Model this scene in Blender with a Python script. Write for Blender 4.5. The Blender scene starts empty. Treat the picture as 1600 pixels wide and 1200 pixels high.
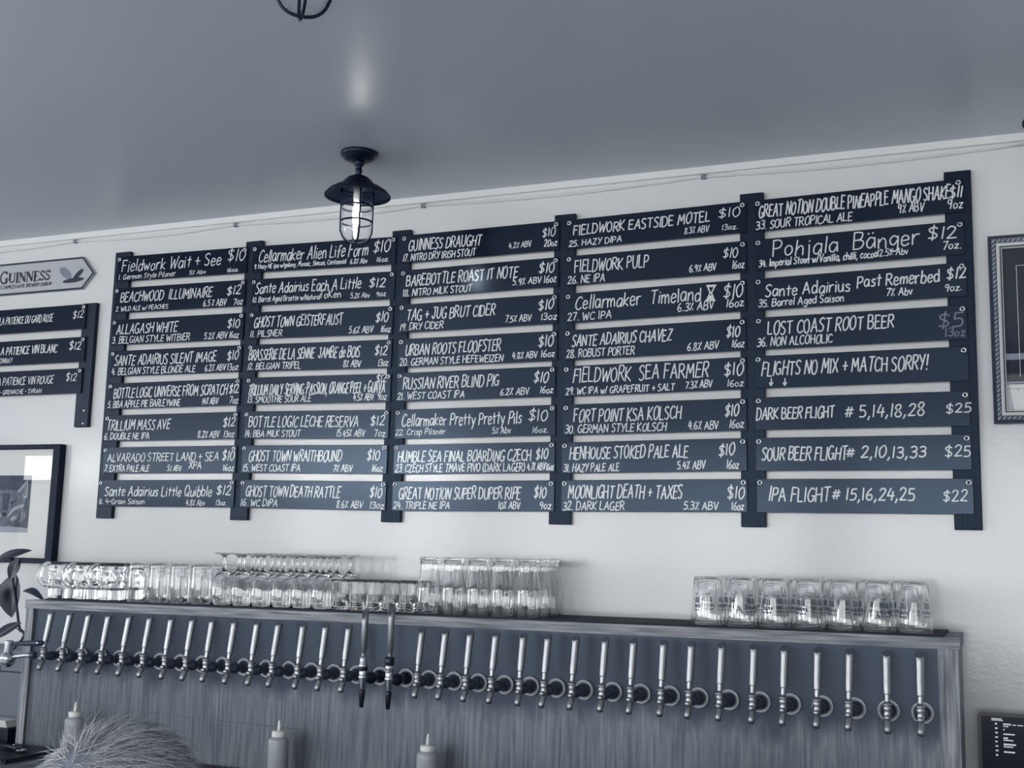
import bpy, bmesh, math, random
from mathutils import Vector, Matrix
random.seed(7)
sc = bpy.context.scene
COL = sc.collection
PI = math.pi
R = math.radians

# ------------------------------------------------------------------ camera
# x runs along the back wall, y into it (board faces lie at y = 0), z up; the floor is at z = FLOOR
FLOOR, CEIL, WALL, FRONT = -1.714, 0.926, 0.022, -6.0
LEFT, RIGHT = -8.0, 5.0
cam = bpy.data.cameras.new('camera')
cam.lens = 41.041; cam.sensor_width = 36.0; cam.sensor_fit = 'HORIZONTAL'
cam.clip_start = 0.05
co = bpy.data.objects.new('camera', cam); COL.objects.link(co)
yaw, pit, rol = 0.397873107, 0.145950048, 0.02491081
fw = Vector((-math.sin(yaw)*math.cos(pit), math.cos(yaw)*math.cos(pit), math.sin(pit)))
rt = Vector((math.cos(yaw), math.sin(yaw), 0)); up = rt.cross(fw)
r2 = rt*math.cos(rol) + up*math.sin(rol); u2 = -rt*math.sin(rol) + up*math.cos(rol)
M = Matrix((r2, u2, -fw)).transposed().to_4x4()
M.translation = (2.89007483, -3.22805214, -0.21377532)
co.matrix_world = M
sc.camera = co

# ------------------------------------------------------------------ exposure, world
sc.view_settings.view_transform = 'Standard'
sc.view_settings.look = 'None'
sc.view_settings.gamma = 1.0
sc.view_settings.use_curve_mapping = False
sc.view_settings.exposure = 0.7
SKY, STREET, STREET_R, SIDE_FILL, BULB = 17.0, 4.0, 3.6, 9.0, 24.0        # brightness of the sky strip and the street seen through the windows; the added side window; the lamp bulbs
w = bpy.data.worlds.new('world'); sc.world = w
w.use_nodes = True
w.node_tree.nodes['Background'].inputs[0].default_value = (0.55, 0.62, 0.72, 1)
w.node_tree.nodes['Background'].inputs[1].default_value = 0.3
sc.cycles.max_bounces = 20
sc.cycles.transmission_bounces = 20
sc.cycles.glossy_bounces = 8
sc.cycles.transparent_max_bounces = 24
sc.cycles.caustics_refractive = True

# ------------------------------------------------------------------ materials
def lin(c):
    c /= 255.0
    return c/12.92 if c <= 0.04045 else ((c+0.055)/1.055)**2.4
def rgb(r, g, b): return (lin(r), lin(g), lin(b), 1)
def mat(name, col, rough=0.5, metal=0.0, spec=0.5, **k):
    m = bpy.data.materials.new(name); m.use_nodes = True
    b = m.node_tree.nodes['Principled BSDF']
    b.inputs['Base Color'].default_value = col
    b.inputs['Roughness'].default_value = rough
    b.inputs['Metallic'].default_value = metal
    b.inputs['Specular IOR Level'].default_value = spec
    for kk, v in k.items(): b.inputs[kk].default_value = v
    return m
def nodes(m): return m.node_tree.nodes, m.node_tree.links, m.node_tree.nodes['Principled BSDF']
def noise_color(m, c1, c2, scale=(1, 1, 1), nscale=5.0, detail=4.0, lo=0.35, hi=0.65):
    n, l, b = nodes(m)
    tc = n.new('ShaderNodeTexCoord'); mp = n.new('ShaderNodeMapping'); mp.inputs['Scale'].default_value = scale
    nz = n.new('ShaderNodeTexNoise'); nz.inputs['Scale'].default_value = nscale; nz.inputs['Detail'].default_value = detail
    cr = n.new('ShaderNodeValToRGB')
    cr.color_ramp.elements[0].position = lo; cr.color_ramp.elements[0].color = c1
    cr.color_ramp.elements[1].position = hi; cr.color_ramp.elements[1].color = c2
    l.new(tc.outputs['Object'], mp.inputs[0]); l.new(mp.outputs[0], nz.inputs['Vector'])
    l.new(nz.outputs['Fac'], cr.inputs[0]); l.new(cr.outputs[0], b.inputs['Base Color'])
    return nz
def noise_bump(m, nscale=60, strength=0.2, dist=0.002, scale=(1, 1, 1), detail=3.0):
    n, l, b = nodes(m)
    tc = n.new('ShaderNodeTexCoord'); mp = n.new('ShaderNodeMapping'); mp.inputs['Scale'].default_value = scale
    nz = n.new('ShaderNodeTexNoise'); nz.inputs['Scale'].default_value = nscale; nz.inputs['Detail'].default_value = detail
    bp = n.new('ShaderNodeBump'); bp.inputs['Strength'].default_value = strength; bp.inputs['Distance'].default_value = dist
    l.new(tc.outputs['Object'], mp.inputs[0]); l.new(mp.outputs[0], nz.inputs['Vector'])
    l.new(nz.outputs['Fac'], bp.inputs['Height']); l.new(bp.outputs[0], b.inputs['Normal'])
def emit(name, col, strength):
    m = bpy.data.materials.new(name); m.use_nodes = True
    n, l = m.node_tree.nodes, m.node_tree.links
    n.remove(n['Principled BSDF'])
    e = n.new('ShaderNodeEmission'); e.inputs[0].default_value = col; e.inputs[1].default_value = strength
    l.new(e.outputs[0], n['Material Output'].inputs[0])
    return m

WALLP = mat('wall_paint', rgb(212, 213, 213), 0.13, spec=0.5); noise_bump(WALLP, 90, 0.16, 0.0018)
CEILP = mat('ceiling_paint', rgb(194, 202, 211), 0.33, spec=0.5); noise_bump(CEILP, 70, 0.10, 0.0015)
DARKW = mat('dark_wall_paint', rgb(48, 58, 76), 0.6)
FLOORM = mat('floor_concrete', rgb(150, 154, 160), 0.5); noise_color(FLOORM, rgb(150, 155, 162), rgb(178, 182, 187), nscale=3)
SIDEP = mat('side_wall_paint', rgb(190, 192, 194), 0.6)
TRIMW = mat('white_trim', rgb(222, 222, 220), 0.35)
NAVYTINT = (0.56, 0.74, 1.0, 1)
BOARD = mat('board_laminate', rgb(2, 10, 29), 0.19, spec=0.42, **{'Specular Tint': NAVYTINT})
POSTM = mat('post_black_paint', rgb(2, 12, 29), 0.42, spec=0.35, **{'Specular Tint': NAVYTINT}); noise_bump(POSTM, 40, 0.5, 0.002, (8, 8, 0.3))
CHALK = mat('chalk_marker', rgb(208, 211, 212), 0.16, spec=0.5)
CHALKG = mat('chalk_marker_grey', rgb(120, 128, 137), 0.8, spec=0.1)
STEEL = mat('screw_steel', rgb(200, 202, 204), 0.25, 1.0)
BLACKH = mat('screw_dark', rgb(20, 28, 42), 0.5)
WOOD = mat('grey_wood', rgb(120, 127, 136), 0.55); noise_color(WOOD, rgb(84, 91, 102), rgb(158, 162, 166), (1.0, 22, 22), 6, 6)
WOODV = mat('grey_wood_upright', rgb(120, 127, 136), 0.55); noise_color(WOODV, rgb(84, 91, 102), rgb(158, 162, 166), (22, 22, 1.0), 6, 6)
PANEL = mat('brushed_metal_panel', rgb(70, 80, 92), 0.42, 0.6)
noise_bump(PANEL, 30, 0.05, 0.0006, (14, 1, 0.5))
def stained_panel(m, clean, stain1, stain2, edge):
    # water stains have dried in streaks on the metal below the spouts
    n, l, b = nodes(m)
    tc = n.new('ShaderNodeTexCoord'); sp = n.new('ShaderNodeSeparateXYZ'); l.new(tc.outputs['Object'], sp.inputs[0])
    def noise(scale, ns, det):
        mp = n.new('ShaderNodeMapping'); mp.inputs['Scale'].default_value = scale; nz = n.new('ShaderNodeTexNoise')
        nz.inputs['Scale'].default_value = ns; nz.inputs['Detail'].default_value = det
        l.new(tc.outputs['Object'], mp.inputs[0]); l.new(mp.outputs[0], nz.inputs['Vector']); return nz
    st = noise((24, 1, 1.2), 6, 8); bl = noise((6, 1, 2.5), 3, 5)
    cr = n.new('ShaderNodeValToRGB'); cr.color_ramp.elements[0].position = .3; cr.color_ramp.elements[0].color = stain1
    cr.color_ramp.elements[1].position = .75; cr.color_ramp.elements[1].color = stain2; l.new(st.outputs['Fac'], cr.inputs[0])
    ad = n.new('ShaderNodeMath'); ad.operation = 'MULTIPLY_ADD'; ad.inputs[1].default_value = .16
    l.new(bl.outputs['Fac'], ad.inputs[0]); l.new(sp.outputs['Z'], ad.inputs[2])
    mr_ = n.new('ShaderNodeMapRange'); mr_.inputs['From Min'].default_value = edge+.10; mr_.inputs['From Max'].default_value = edge+.045
    l.new(ad.outputs[0], mr_.inputs['Value'])
    mx = n.new('ShaderNodeMix'); mx.data_type = 'RGBA'; mx.inputs['A'].default_value = clean
    l.new(mr_.outputs[0], mx.inputs['Factor']); l.new(cr.outputs[0], mx.inputs['B']); l.new(mx.outputs['Result'], b.inputs['Base Color'])
stained_panel(PANEL, rgb(55, 65, 78), rgb(70, 79, 89), rgb(112, 118, 124), .25)
RUBBER = mat('black_rubber', rgb(15, 24, 42), 0.7); noise_bump(RUBBER, 220, 0.6, 0.003)
BRUSHED = mat('brushed_steel', rgb(172, 174, 177), 0.42, 1.0); noise_bump(BRUSHED, 200, 0.1, 0.0008)
CHROME = mat('chrome', rgb(205, 208, 212), 0.1, 1.0)
DARKM = mat('dark_metal', rgb(60, 71, 88), 0.32, 0.25)
DULLS = mat('dull_steel_cut', rgb(122, 130, 141), 0.55, 0.8)
COOLER = mat('cooler_grey', rgb(92, 102, 114), 0.5)
BLACKP = mat('black_plastic', rgb(12, 20, 36), 0.3)
FLANGE = mat('light_flange', rgb(176, 181, 186), 0.45, 0.2)
IRON = mat('lamp_black_metal', rgb(7, 17, 34), 0.4, **{'Specular Tint': NAVYTINT})
FRAMEB = mat('black_frame', rgb(5, 15, 32), 0.5, spec=0.25, **{'Specular Tint': NAVYTINT})
PAPER = mat('white_paper', rgb(214, 214, 212), 0.7)
SIGNW = mat('sign_face', rgb(170, 174, 178), 0.5)
NAVY = mat('navy_ink', rgb(16, 28, 50), 0.6)
LEAF = mat('dark_leaf', rgb(44, 56, 74), 0.35); noise_color(LEAF, rgb(10, 20, 38), rgb(24, 37, 58), nscale=18)
LEAFL = mat('pale_leaf', rgb(42, 55, 75), 0.35)
STEM = mat('plant_stem', rgb(30, 42, 60), 0.6)
PLAST = mat('white_plastic', rgb(222, 222, 216), 0.45)
BOTTLE = mat('translucent_bottle', rgb(178, 183, 187), 0.3, **{'Transmission Weight': 0.25})
LIQUID = mat('grey_sauce', rgb(150, 155, 161), 0.5)
HAIR = mat('grey_hair', rgb(200, 202, 203), 0.5)
SCALP = mat('scalp_hair', rgb(112, 120, 131), 0.8)
HAIRD = mat('darker_grey_hair', rgb(132, 139, 147), 0.5)
SKIN = mat('skin', rgb(150, 150, 150), 0.5)
SHIRT = mat('shirt', rgb(60, 72, 92), 0.9)
PANTS = mat('trousers', rgb(34, 44, 62), 0.9)
GLASS = mat('clear_glass', (0.985, 0.988, 0.99, 1), 0.0, **{'Transmission Weight': 1.0, 'IOR': 1.46})
INK = mat('printed_ink', rgb(70, 82, 100), 0.6)
def thin_glass(name, rough=0.0, tint=(1, 1, 1, 1), ior=1.5):
    m = bpy.data.materials.new(name); m.use_nodes = True
    n, l = m.node_tree.nodes, m.node_tree.links
    n.remove(n['Principled BSDF'])
    fr = n.new('ShaderNodeFresnel'); ge = n.new('ShaderNodeNewGeometry')
    io = n.new('ShaderNodeMapRange'); io.inputs['To Min'].default_value = ior; io.inputs['To Max'].default_value = 1/ior   # same pane seen from its back face
    l.new(ge.outputs['Backfacing'], io.inputs['Value']); l.new(io.outputs[0], fr.inputs[0])
    t = n.new('ShaderNodeBsdfTransparent'); t.inputs[0].default_value = tint
    g = n.new('ShaderNodeBsdfGlossy'); g.inputs['Roughness'].default_value = rough
    mx = n.new('ShaderNodeMixShader')
    l.new(fr.outputs[0], mx.inputs[0]); l.new(t.outputs[0], mx.inputs[1]); l.new(g.outputs[0], mx.inputs[2])
    l.new(mx.outputs[0], n['Material Output'].inputs[0])
    return m
PANE = thin_glass('pane_glass')
COATED = thin_glass('coated_glass', ior=1.16)
PICTURE = thin_glass('picture_glass', ior=1.3)
SCREENP = mat('picture_sheet', rgb(10, 24, 46), 0.7)
BEADM = mat('carved_rope', rgb(150, 157, 165), 0.4, 0.3)
CARVED = mat('carved_frame', rgb(62, 73, 89), 0.4, 0.3); noise_bump(CARVED, 120, 0.6, 0.004)
SCREEN = mat('dark_screen', rgb(10, 20, 40), 0.15)
SCREENT = emit('screen_text', rgb(190, 198, 205), 0.75)
SKYM = emit('bright_sky', (0.97, 0.985, 1.0, 1), SKY)
SKYH = emit('hazy_sky', (0.97, 0.985, 1.0, 1), 8.0)
STREETL = emit('daylit_street', (0.97, 0.985, 1.0, 1), STREET)
SIDEFILL = emit('side_fill_glow', (0.97, 0.985, 1.0, 1), SIDE_FILL)
STREETF = emit('shaded_street', (0.97, 0.985, 1.0, 1), 0.8)
STREETR = emit('daylit_street_right', (0.97, 0.985, 1.0, 1), STREET_R)
BULBM = emit('bulb_glow', (1.0, 0.98, 0.93, 1), BULB)

# ------------------------------------------------------------------ mesh helpers
class MB:
    """collects shapes and links them as ONE mesh object"""
    def __init__(s): s.v = []; s.f = []; s.mi = []; s.sm = []
    def add(s, vs, fs, mi=0, smooth=False):
        o = len(s.v); s.v += [tuple(v) for v in vs]
        for f in fs: s.f.append(tuple(i+o for i in f)); s.mi.append(mi); s.sm.append(smooth)
        return s
    def box(s, x0, x1, y0, y1, z0, z1, mi=0, b=0.0):
        if b <= 0:
            vs = [(x, y, z) for x in (x0, x1) for y in (y0, y1) for z in (z0, z1)]
            fs = [(0, 1, 3, 2), (4, 6, 7, 5), (0, 4, 5, 1), (2, 3, 7, 6), (0, 2, 6, 4), (1, 5, 7, 3)]
            return s.add(vs, fs, mi)
        bm = bmesh.new(); bmesh.ops.create_cube(bm, size=1)
        for v in bm.verts:
            v.co = ((x0+x1)/2+v.co.x*(x1-x0), (y0+y1)/2+v.co.y*(y1-y0), (z0+z1)/2+v.co.z*(z1-z0))
        bmesh.ops.bevel(bm, geom=bm.edges[:], offset=b, segments=2, profile=0.5, affect='EDGES')
        bm.verts.index_update()
        s.add([v.co[:] for v in bm.verts], [[v.index for v in f.verts] for f in bm.faces], mi); bm.free()
        return s
    def lathe(s, prof, seg=24, mi=0, at=(0, 0, 0), axis='z', smooth=True, mod=None):
        """prof: (radius, height) pairs; radius 0 closes the end"""
        rows = []; o = len(s.v)
        for r, h in prof:
            row = []
            if r <= 1e-7: pts = [(0, 0, h)]
            else: pts = []
            if not pts:
                for k in range(seg):
                    a = 2*PI*k/seg; rr = r*(mod(a, h, r) if mod else 1)
                    pts.append((rr*math.cos(a), rr*math.sin(a), h))
            for p in pts:
                if axis == 'y': p = (p[0], p[2], -p[1])
                elif axis == 'x': p = (p[2], p[0], p[1])
                row.append(len(s.v)); s.v.append((p[0]+at[0], p[1]+at[1], p[2]+at[2]))
            rows.append(row)
        for a, b in zip(rows, rows[1:]):
            for k in range(seg):
                k2 = (k+1) % seg
                if len(a) == 1 and len(b) == 1: continue
                if len(a) == 1: f = (a[0], b[k2], b[k])
                elif len(b) == 1: f = (a[k], a[k2], b[0])
                else: f = (a[k], a[k2], b[k2], b[k])
                s.f.append(f); s.mi.append(mi); s.sm.append(smooth)
        return s
    def tube(s, pts, rad, seg=10, mi=0, caps=True, flat=1.0):
        pts = [Vector(p) for p in pts]; n = len(pts)
        rads = rad if isinstance(rad, (list, tuple)) else [rad]*n
        t0 = (pts[1]-pts[0]).normalized(); ref = Vector((0, 0, 1)) if abs(t0.z) < 0.9 else Vector((1, 0, 0))
        nrm = t0.cross(ref).normalized(); o = len(s.v)
        for i in range(n):
            t = (pts[min(i+1, n-1)]-pts[max(i-1, 0)]).normalized()
            nrm = (nrm - t*nrm.dot(t)).normalized(); bi = t.cross(nrm)
            for k in range(seg):
                a = 2*PI*k/seg
                s.v.append(tuple(pts[i]+nrm*math.cos(a)*rads[i]+bi*math.sin(a)*rads[i]*flat))
        for i in range(n-1):
            for k in range(seg):
                k2 = (k+1) % seg
                s.f.append((o+i*seg+k, o+i*seg+k2, o+(i+1)*seg+k2, o+(i+1)*seg+k)); s.mi.append(mi); s.sm.append(True)
        if caps:
            s.f.append(tuple(o+k for k in reversed(range(seg)))); s.mi.append(mi); s.sm.append(False)
            s.f.append(tuple(o+(n-1)*seg+k for k in range(seg))); s.mi.append(mi); s.sm.append(False)
        return s
    def torus(s, R_, r_, at=(0, 0, 0), axis='z', seg=24, rs=8, mi=0):
        prof = [(R_+r_*math.cos(2*PI*k/rs), r_*math.sin(2*PI*k/rs)) for k in range(rs+1)]
        return s.lathe(prof, seg, mi, at, axis)
    def poly(s, pts, mi=0): return s.add(pts, [tuple(range(len(pts)))], mi)
    def prism(s, pts, y0, y1, mi=0):
        """outline in x,z with a depth along y"""
        n = len(pts); vs = [(x, y0, z) for x, z in pts]+[(x, y1, z) for x, z in pts]
        fs = [tuple(range(n)), tuple(reversed(range(n, 2*n)))]+[(i, i+n, (i+1) % n+n, (i+1) % n) for i in range(n)]
        return s.add(vs, fs, mi)
    def mesh(s, name, mats):
        me = bpy.data.meshes.new(name); me.from_pydata(s.v, [], s.f)
        for m in (mats if isinstance(mats, (list, tuple)) else [mats]): me.materials.append(m)
        me.polygons.foreach_set('material_index', s.mi); me.polygons.foreach_set('use_smooth', s.sm)
        bm = bmesh.new(); bm.from_mesh(me); bmesh.ops.recalc_face_normals(bm, faces=bm.faces[:]); bm.to_mesh(me); bm.free()
        me.update(); return me
    def build(s, name, mats, parent=None, loc=(0, 0, 0)):
        o = bpy.data.objects.new(name, s.mesh(name, mats)); COL.objects.link(o); o.location = loc
        if parent: o.parent = parent
        return o
def empty(name, loc=(0, 0, 0), rot=(0, 0, 0)):
    o = bpy.data.objects.new(name, None); COL.objects.link(o); o.location = loc; o.rotation_euler = rot
    o.empty_display_size = 0.05
    return o
def tag(o, label, cat, group=None, kind=None):
    o['label'] = label; o['category'] = cat
    if group: o['group'] = group
    if kind: o['kind'] = kind
    return o
def struct(o): o['kind'] = 'structure'; return o
def copy_tree(o, parent=None):
    c = o.copy(); COL.objects.link(c)
    if parent: c.parent = parent
    for ch in list(o.children): copy_tree(ch, c)
    return c
ORD = ['first', 'second', 'third', 'fourth', 'fifth', 'sixth', 'seventh', 'eighth', 'ninth', 'tenth', 'eleventh', 'twelfth']
def ordinal(n):
    if n < 12: return ORD[n]
    n += 1; s = 'th' if 10 <= n % 100 <= 20 else {1: 'st', 2: 'nd', 3: 'rd'}.get(n % 10, 'th')
    return '%d%s' % (n, s)

# ------------------------------------------------------------------ hand lettering: single-stroke letters laid as flat ribbons
G = {}
def gl(ch, wd, *st): G[ch] = (wd, [[tuple(float(q) for q in p.split(',')) for p in s.lstrip('~').split()] for s in st], [s[0] == '~' for s in st])
gl('A', .62, '0,0 .32,1 .6,0', '.1,.34 .52,.38'); gl('B', .52, '0,0 0,1', '~0,1 .4,.95 .42,.7 .3,.55 .02,.53', '~.02,.53 .4,.5 .52,.28 .35,.03 0,0')
gl('C', .52, '~.52,.85 .35,1 .12,.85 0,.45 .1,.1 .32,0 .54,.15'); gl('D', .56, '0,0 .03,1', '~-.04,1 .35,.95 .56,.6 .45,.15 .2,0 -.03,.0')
gl('E', .46, '0,0 .02,1', '.02,1 .46,.97', '.01,.53 .38,.53', '0,.01 .46,.03'); gl('F', .46, '0,0 .02,1', '.02,1 .48,.97', '.01,.53 .36,.54')
gl('G', .58, '~.52,.88 .32,1 .1,.82 0,.4 .15,.05 .4,.02 .54,.25', '.34,.42 .6,.42', '.55,.42 .54,.05'); gl('H', .54, '0,0 .02,1', '.52,0 .53,1', '.02,.5 .53,.54')
gl('I', .1, '.04,0 .06,1'); gl('J', .42, '~.34,1 .34,.3 .22,.02 .06,.05 0,.25', '.12,1 .52,1'); gl('K', .52, '0,0 .02,1', '.5,1 .04,.45 .52,0')
gl('L', .44, '.02,1 0,.02 .44,.03'); gl('M', .7, '0,0 .1,1 .34,.35 .6,1 .68,0'); gl('N', .56, '0,0 .04,1 .5,.02 .56,1')
gl('O', .56, '~.28,1 .06,.8 0,.4 .12,.05 .32,0 .52,.25 .54,.7 .4,.97 .26,1'); gl('P', .48, '0,0 .03,1', '~0,1 .35,1 .48,.78 .35,.52 .03,.48')
gl('Q', .58, '~.28,1 .06,.8 0,.4 .12,.05 .32,0 .52,.25 .54,.7 .4,.97 .26,1', '.34,.25 .6,-.1'); gl('R', .52, '0,0 .03,1', '~0,1 .35,1 .48,.78 .34,.55 .04,.5', '.2,.5 .54,0')
gl('S', .46, '~.46,.88 .3,1 .08,.9 .04,.7 .24,.52 .42,.34 .36,.08 .16,0 0,.1'); gl('T', .54, '.27,0 .29,1', '0,.98 .56,1')
gl('U', .54, '~0,1 .02,.3 .16,.02 .38,.04 .5,.3 .53,1'); gl('V', .54, '0,1 .26,0 .54,1'); gl('W', .74, '0,1 .16,0 .38,.75 .54,0 .76,1')
gl('X', .54, '0,0 .54,1', '.02,1 .54,0'); gl('Y', .52, '0,1 .26,.5', '.54,1 .18,0'); gl('Z', .5, '.02,1 .5,1 0,0 .52,.02')
gl('0', .46, '~.24,1 .04,.75 .0,.4 .1,.05 .26,0 .44,.3 .45,.7 .34,.97 .22,1'); gl('1', .14, '.06,0 .1,1'); gl('2', .46, '~.02,.8 .18,1 .4,.92 .4,.68 .2,.3 0,.02', '0,.02 .48,.03')
gl('3', .44, '~.02,.9 .22,1 .4,.85 .36,.62 .14,.53', '~.14,.53 .4,.46 .42,.18 .24,0 0,.1'); gl('4', .48, '.2,1 .0,.36 .5,.38', '.38,.74 .34,0')
gl('5', .44, '.42,1 .08,1 .04,.56', '~.04,.56 .3,.6 .43,.35 .32,.06 0,.03'); gl('6', .46, '~.36,1 .12,.72 .0,.32 .14,.02 .36,.05 .43,.3 .3,.48 .05,.38'); gl('7', .44, '0,.98 .46,1 .14,0')
gl('8', .46, '~.23,.52 .04,.72 .16,.97 .36,.94 .4,.75 .22,.52 .02,.25 .14,.01 .36,.03 .44,.26 .23,.52'); gl('9', .44, '~.42,.85 .22,1 .03,.82 .1,.56 .3,.55 .42,.8', '.43,.85 .3,0')
gl('$', .5, '~.48,.8 .28,.92 .06,.8 .12,.58 .36,.44 .46,.24 .3,.06 .02,.12', '.22,-.1 .3,1.1'); gl('%', .46, '.05,.96 .1,.8', '.42,1 .04,0', '.36,.18 .42,.04')
gl('&', .55, '~.5,.1 .1,.75 .22,1 .36,.8 .05,.3 .2,0 .52,.4'); gl('+', .46, '.23,.15 .23,.75', '0,.45 .48,.45'); gl('.', .1, '.03,.0 .07,.04'); gl(',', .14, '.1,.08 .0,-.22')
gl(':', .1, '.04,.12 .06,.18', '.04,.6 .06,.66'); gl('!', .14, '.1,1 .05,.28', '.02,.0 .06,.05'); gl('#', .56, '.12,.1 .22,.9', '.34,.1 .44,.9', '.0,.36 .54,.38', '.04,.66 .58,.68')
gl('/', .3, '0,-.05 .32,1.05'); gl('(', .2, '~.2,1.1 .02,.7 .02,.3 .18,-.1'); gl(')', .2, '~0,1.1 .18,.7 .18,.3 0,-.1'); gl('-', .3, '0,.45 .3,.46'); gl("'", .08, '.04,1 .03,.78')
gl('a', .44, '~.4,.55 .2,.64 .02,.4 .06,.08 .24,.02 .4,.3', '.42,.62 .44,0'); gl('b', .42, '.02,1 0,0', '~.01,.4 .2,.62 .42,.42 .36,.06 .16,-.02 0,.12'); gl('c', .38, '~.38,.52 .2,.64 .02,.42 .04,.12 .2,0 .4,.12')
gl('d', .44, '~.4,.5 .2,.62 .02,.4 .06,.06 .24,.0 .42,.25', '.42,1 .44,0'); gl('e', .4, '~.02,.32 .38,.38 .34,.58 .16,.64 .02,.4 .06,.08 .22,0 .4,.12'); gl('f', .34, '~.38,.92 .24,1 .14,.8 .12,0', '-.02,.55 .32,.57')
gl('g', .42, '~.4,.52 .2,.64 .02,.42 .08,.12 .26,.1 .4,.35', '~.42,.6 .42,-.2 .24,-.36 .02,-.26'); gl('h', .42, '.02,1 0,0', '~.01,.36 .2,.6 .36,.5 .4,0'); gl('i', .1, '.04,.6 .05,0', '.05,.8 .07,.84'); gl('j', .2, '~.16,.6 .14,-.2 .0,-.34 -.12,-.24', '.17,.8 .19,.84')
gl('k', .42, '.02,1 0,0', '.38,.62 .03,.28 .42,0'); gl('l', .1, '.04,1 .06,0'); gl('m', .62, '.0,.6 .02,0', '~.02,.36 .16,.6 .28,.5 .31,0', '~.31,.36 .46,.6 .58,.5 .62,0'); gl('n', .42, '.0,.6 .02,0', '~.02,.36 .2,.62 .36,.5 .4,0')
gl('o', .42, '~.2,.62 .03,.42 .05,.1 .22,0 .4,.2 .38,.5 .2,.62'); gl('p', .42, '.0,.6 .02,-.36', '~.02,.45 .2,.62 .42,.42 .34,.08 .16,.0 .03,.12'); gl('q', .42, '~.4,.5 .2,.62 .02,.4 .08,.06 .26,.02 .4,.3', '.42,.6 .42,-.36'); gl('r', .32, '.0,.62 .02,0', '~.02,.36 .14,.58 .34,.6')
gl('s', .36, '~.36,.54 .2,.64 .05,.52 .16,.36 .34,.24 .26,.03 .0,.06'); gl('t', .34, '.16,.9 .18,0', '-.02,.62 .36,.62'); gl('u', .42, '~.0,.6 .02,.15 .14,.0 .32,.1 .4,.6', '.4,.6 .42,0'); gl('v', .4, '0,.6 .2,0 .4,.6'); gl('w', .56, '0,.6 .14,0 .28,.45 .42,0 .58,.6')
gl('x', .4, '0,0 .4,.6', '.02,.6 .4,0'); gl('y', .42, '0,.6 .2,.1', '.44,.62 .1,-.36'); gl('z', .38, '0,.6 .38,.6 0,0 .4,.02')
G['ä'] = (G['a'][0], G['a'][1]+[[(.08, .86), (.1, .92)], [(.3, .88), (.32, .94)]], G['a'][2]+[False, False])
gl('@', .62, '0,1 .6,1', '0,0 .6,0', '.05,1 .26,.5 .05,0', '.55,1 .34,.5 .55,0', '.1,.12 .5,.14', '.14,.2 .46,.22', '.2,.28 .4,.3', '.12,.04 .5,.06', '.1,.93 .5,.93')
gl('^', .4, '.2,1 .2,.02', '0,.4 .2,0 .42,.42')
def smooth(pts, k=4):
    out = []; n = len(pts)
    for i in range(n-1):
        p0, p1, p2, p3 = pts[max(i-1, 0)], pts[i], pts[i+1], pts[min(i+2, n-1)]
        for j in range(k):
            t = j/k
            out.append(tuple(0.5*(2*b+(c-a)*t+(2*a-5*b+4*c-d)*t*t+(3*b-a-3*c+d)*t**3) for a, b, c, d in zip(p0, p1, p2, p3)))
    out.append(pts[-1]); return out
def ribbon(mb, pts, wd, y, mi=0):
    """a marker stroke in the x,z plane with rounded ends"""
    n = len(pts); h = wd/2; Lp, Rp = [], []
    def d(a, b):
        x, z = b[0]-a[0], b[1]-a[1]; q = math.hypot(x, z) or 1e-9; return x/q, z/q
    for i, p in enumerate(pts):
        t = d(pts[max(i-1, 0)], pts[min(i+1, n-1)])
        Lp.append((p[0]-t[1]*h, y, p[1]+t[0]*h)); Rp.append((p[0]+t[1]*h, y, p[1]-t[0]*h))
    t = d(pts[0], pts[1]); a = (pts[0][0]-t[0]*h*.8, y, pts[0][1]-t[1]*h*.8)
    t = d(pts[-2], pts[-1]); b = (pts[-1][0]+t[0]*h*.8, y, pts[-1][1]+t[1]*h*.8)
    vs = Lp+Rp+[a, b]
    fs = [(i, i+1, n+i+1, n+i) for i in range(n-1)]+[(0, n, 2*n), (n-1, 2*n+1, 2*n-1)]
    mb.add(vs, fs, mi)
def write(mb, text, x0, x1, base, h, wd, y, mi=0, slant=0.1, jit=1.0, rnd=random):
    """text between x0 and x1, baseline at z = base, capital height h"""
    pen = 0; lay = []; ns = 0
    for ch in text:
        if ch == ' ': pen += .34; continue
        g = G[ch]; lay.append((ch, pen)); pen += g[0]+.17
    sx = (x1-x0)/max(pen-.17, .05)
    if len(lay) == 1: sx = min(sx, h*1.1)
    for ch, px in lay:
        k = 1+rnd.uniform(-.07, .07)*jit; dz = rnd.uniform(-.05, .05)*jit*h; a = rnd.uniform(-.05, .05)*jit; sl = slant+rnd.uniform(-.06, .06)*jit
        for st, cur in zip(G[ch][1], G[ch][2]):
            q = []
            for (u, v) in (smooth(st) if cur else st):
                vv = v*k*h; uu = (px+u)*sx+vv*sl
                q.append((x0+uu, base+dz+vv+a*u*h))
            for part in ([q] if cur else zip(q, q[1:])):
                ns += 1; ribbon(mb, list(part), wd, y-.00002*(ns % 12), mi)      # later strokes lie over earlier ones
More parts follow.
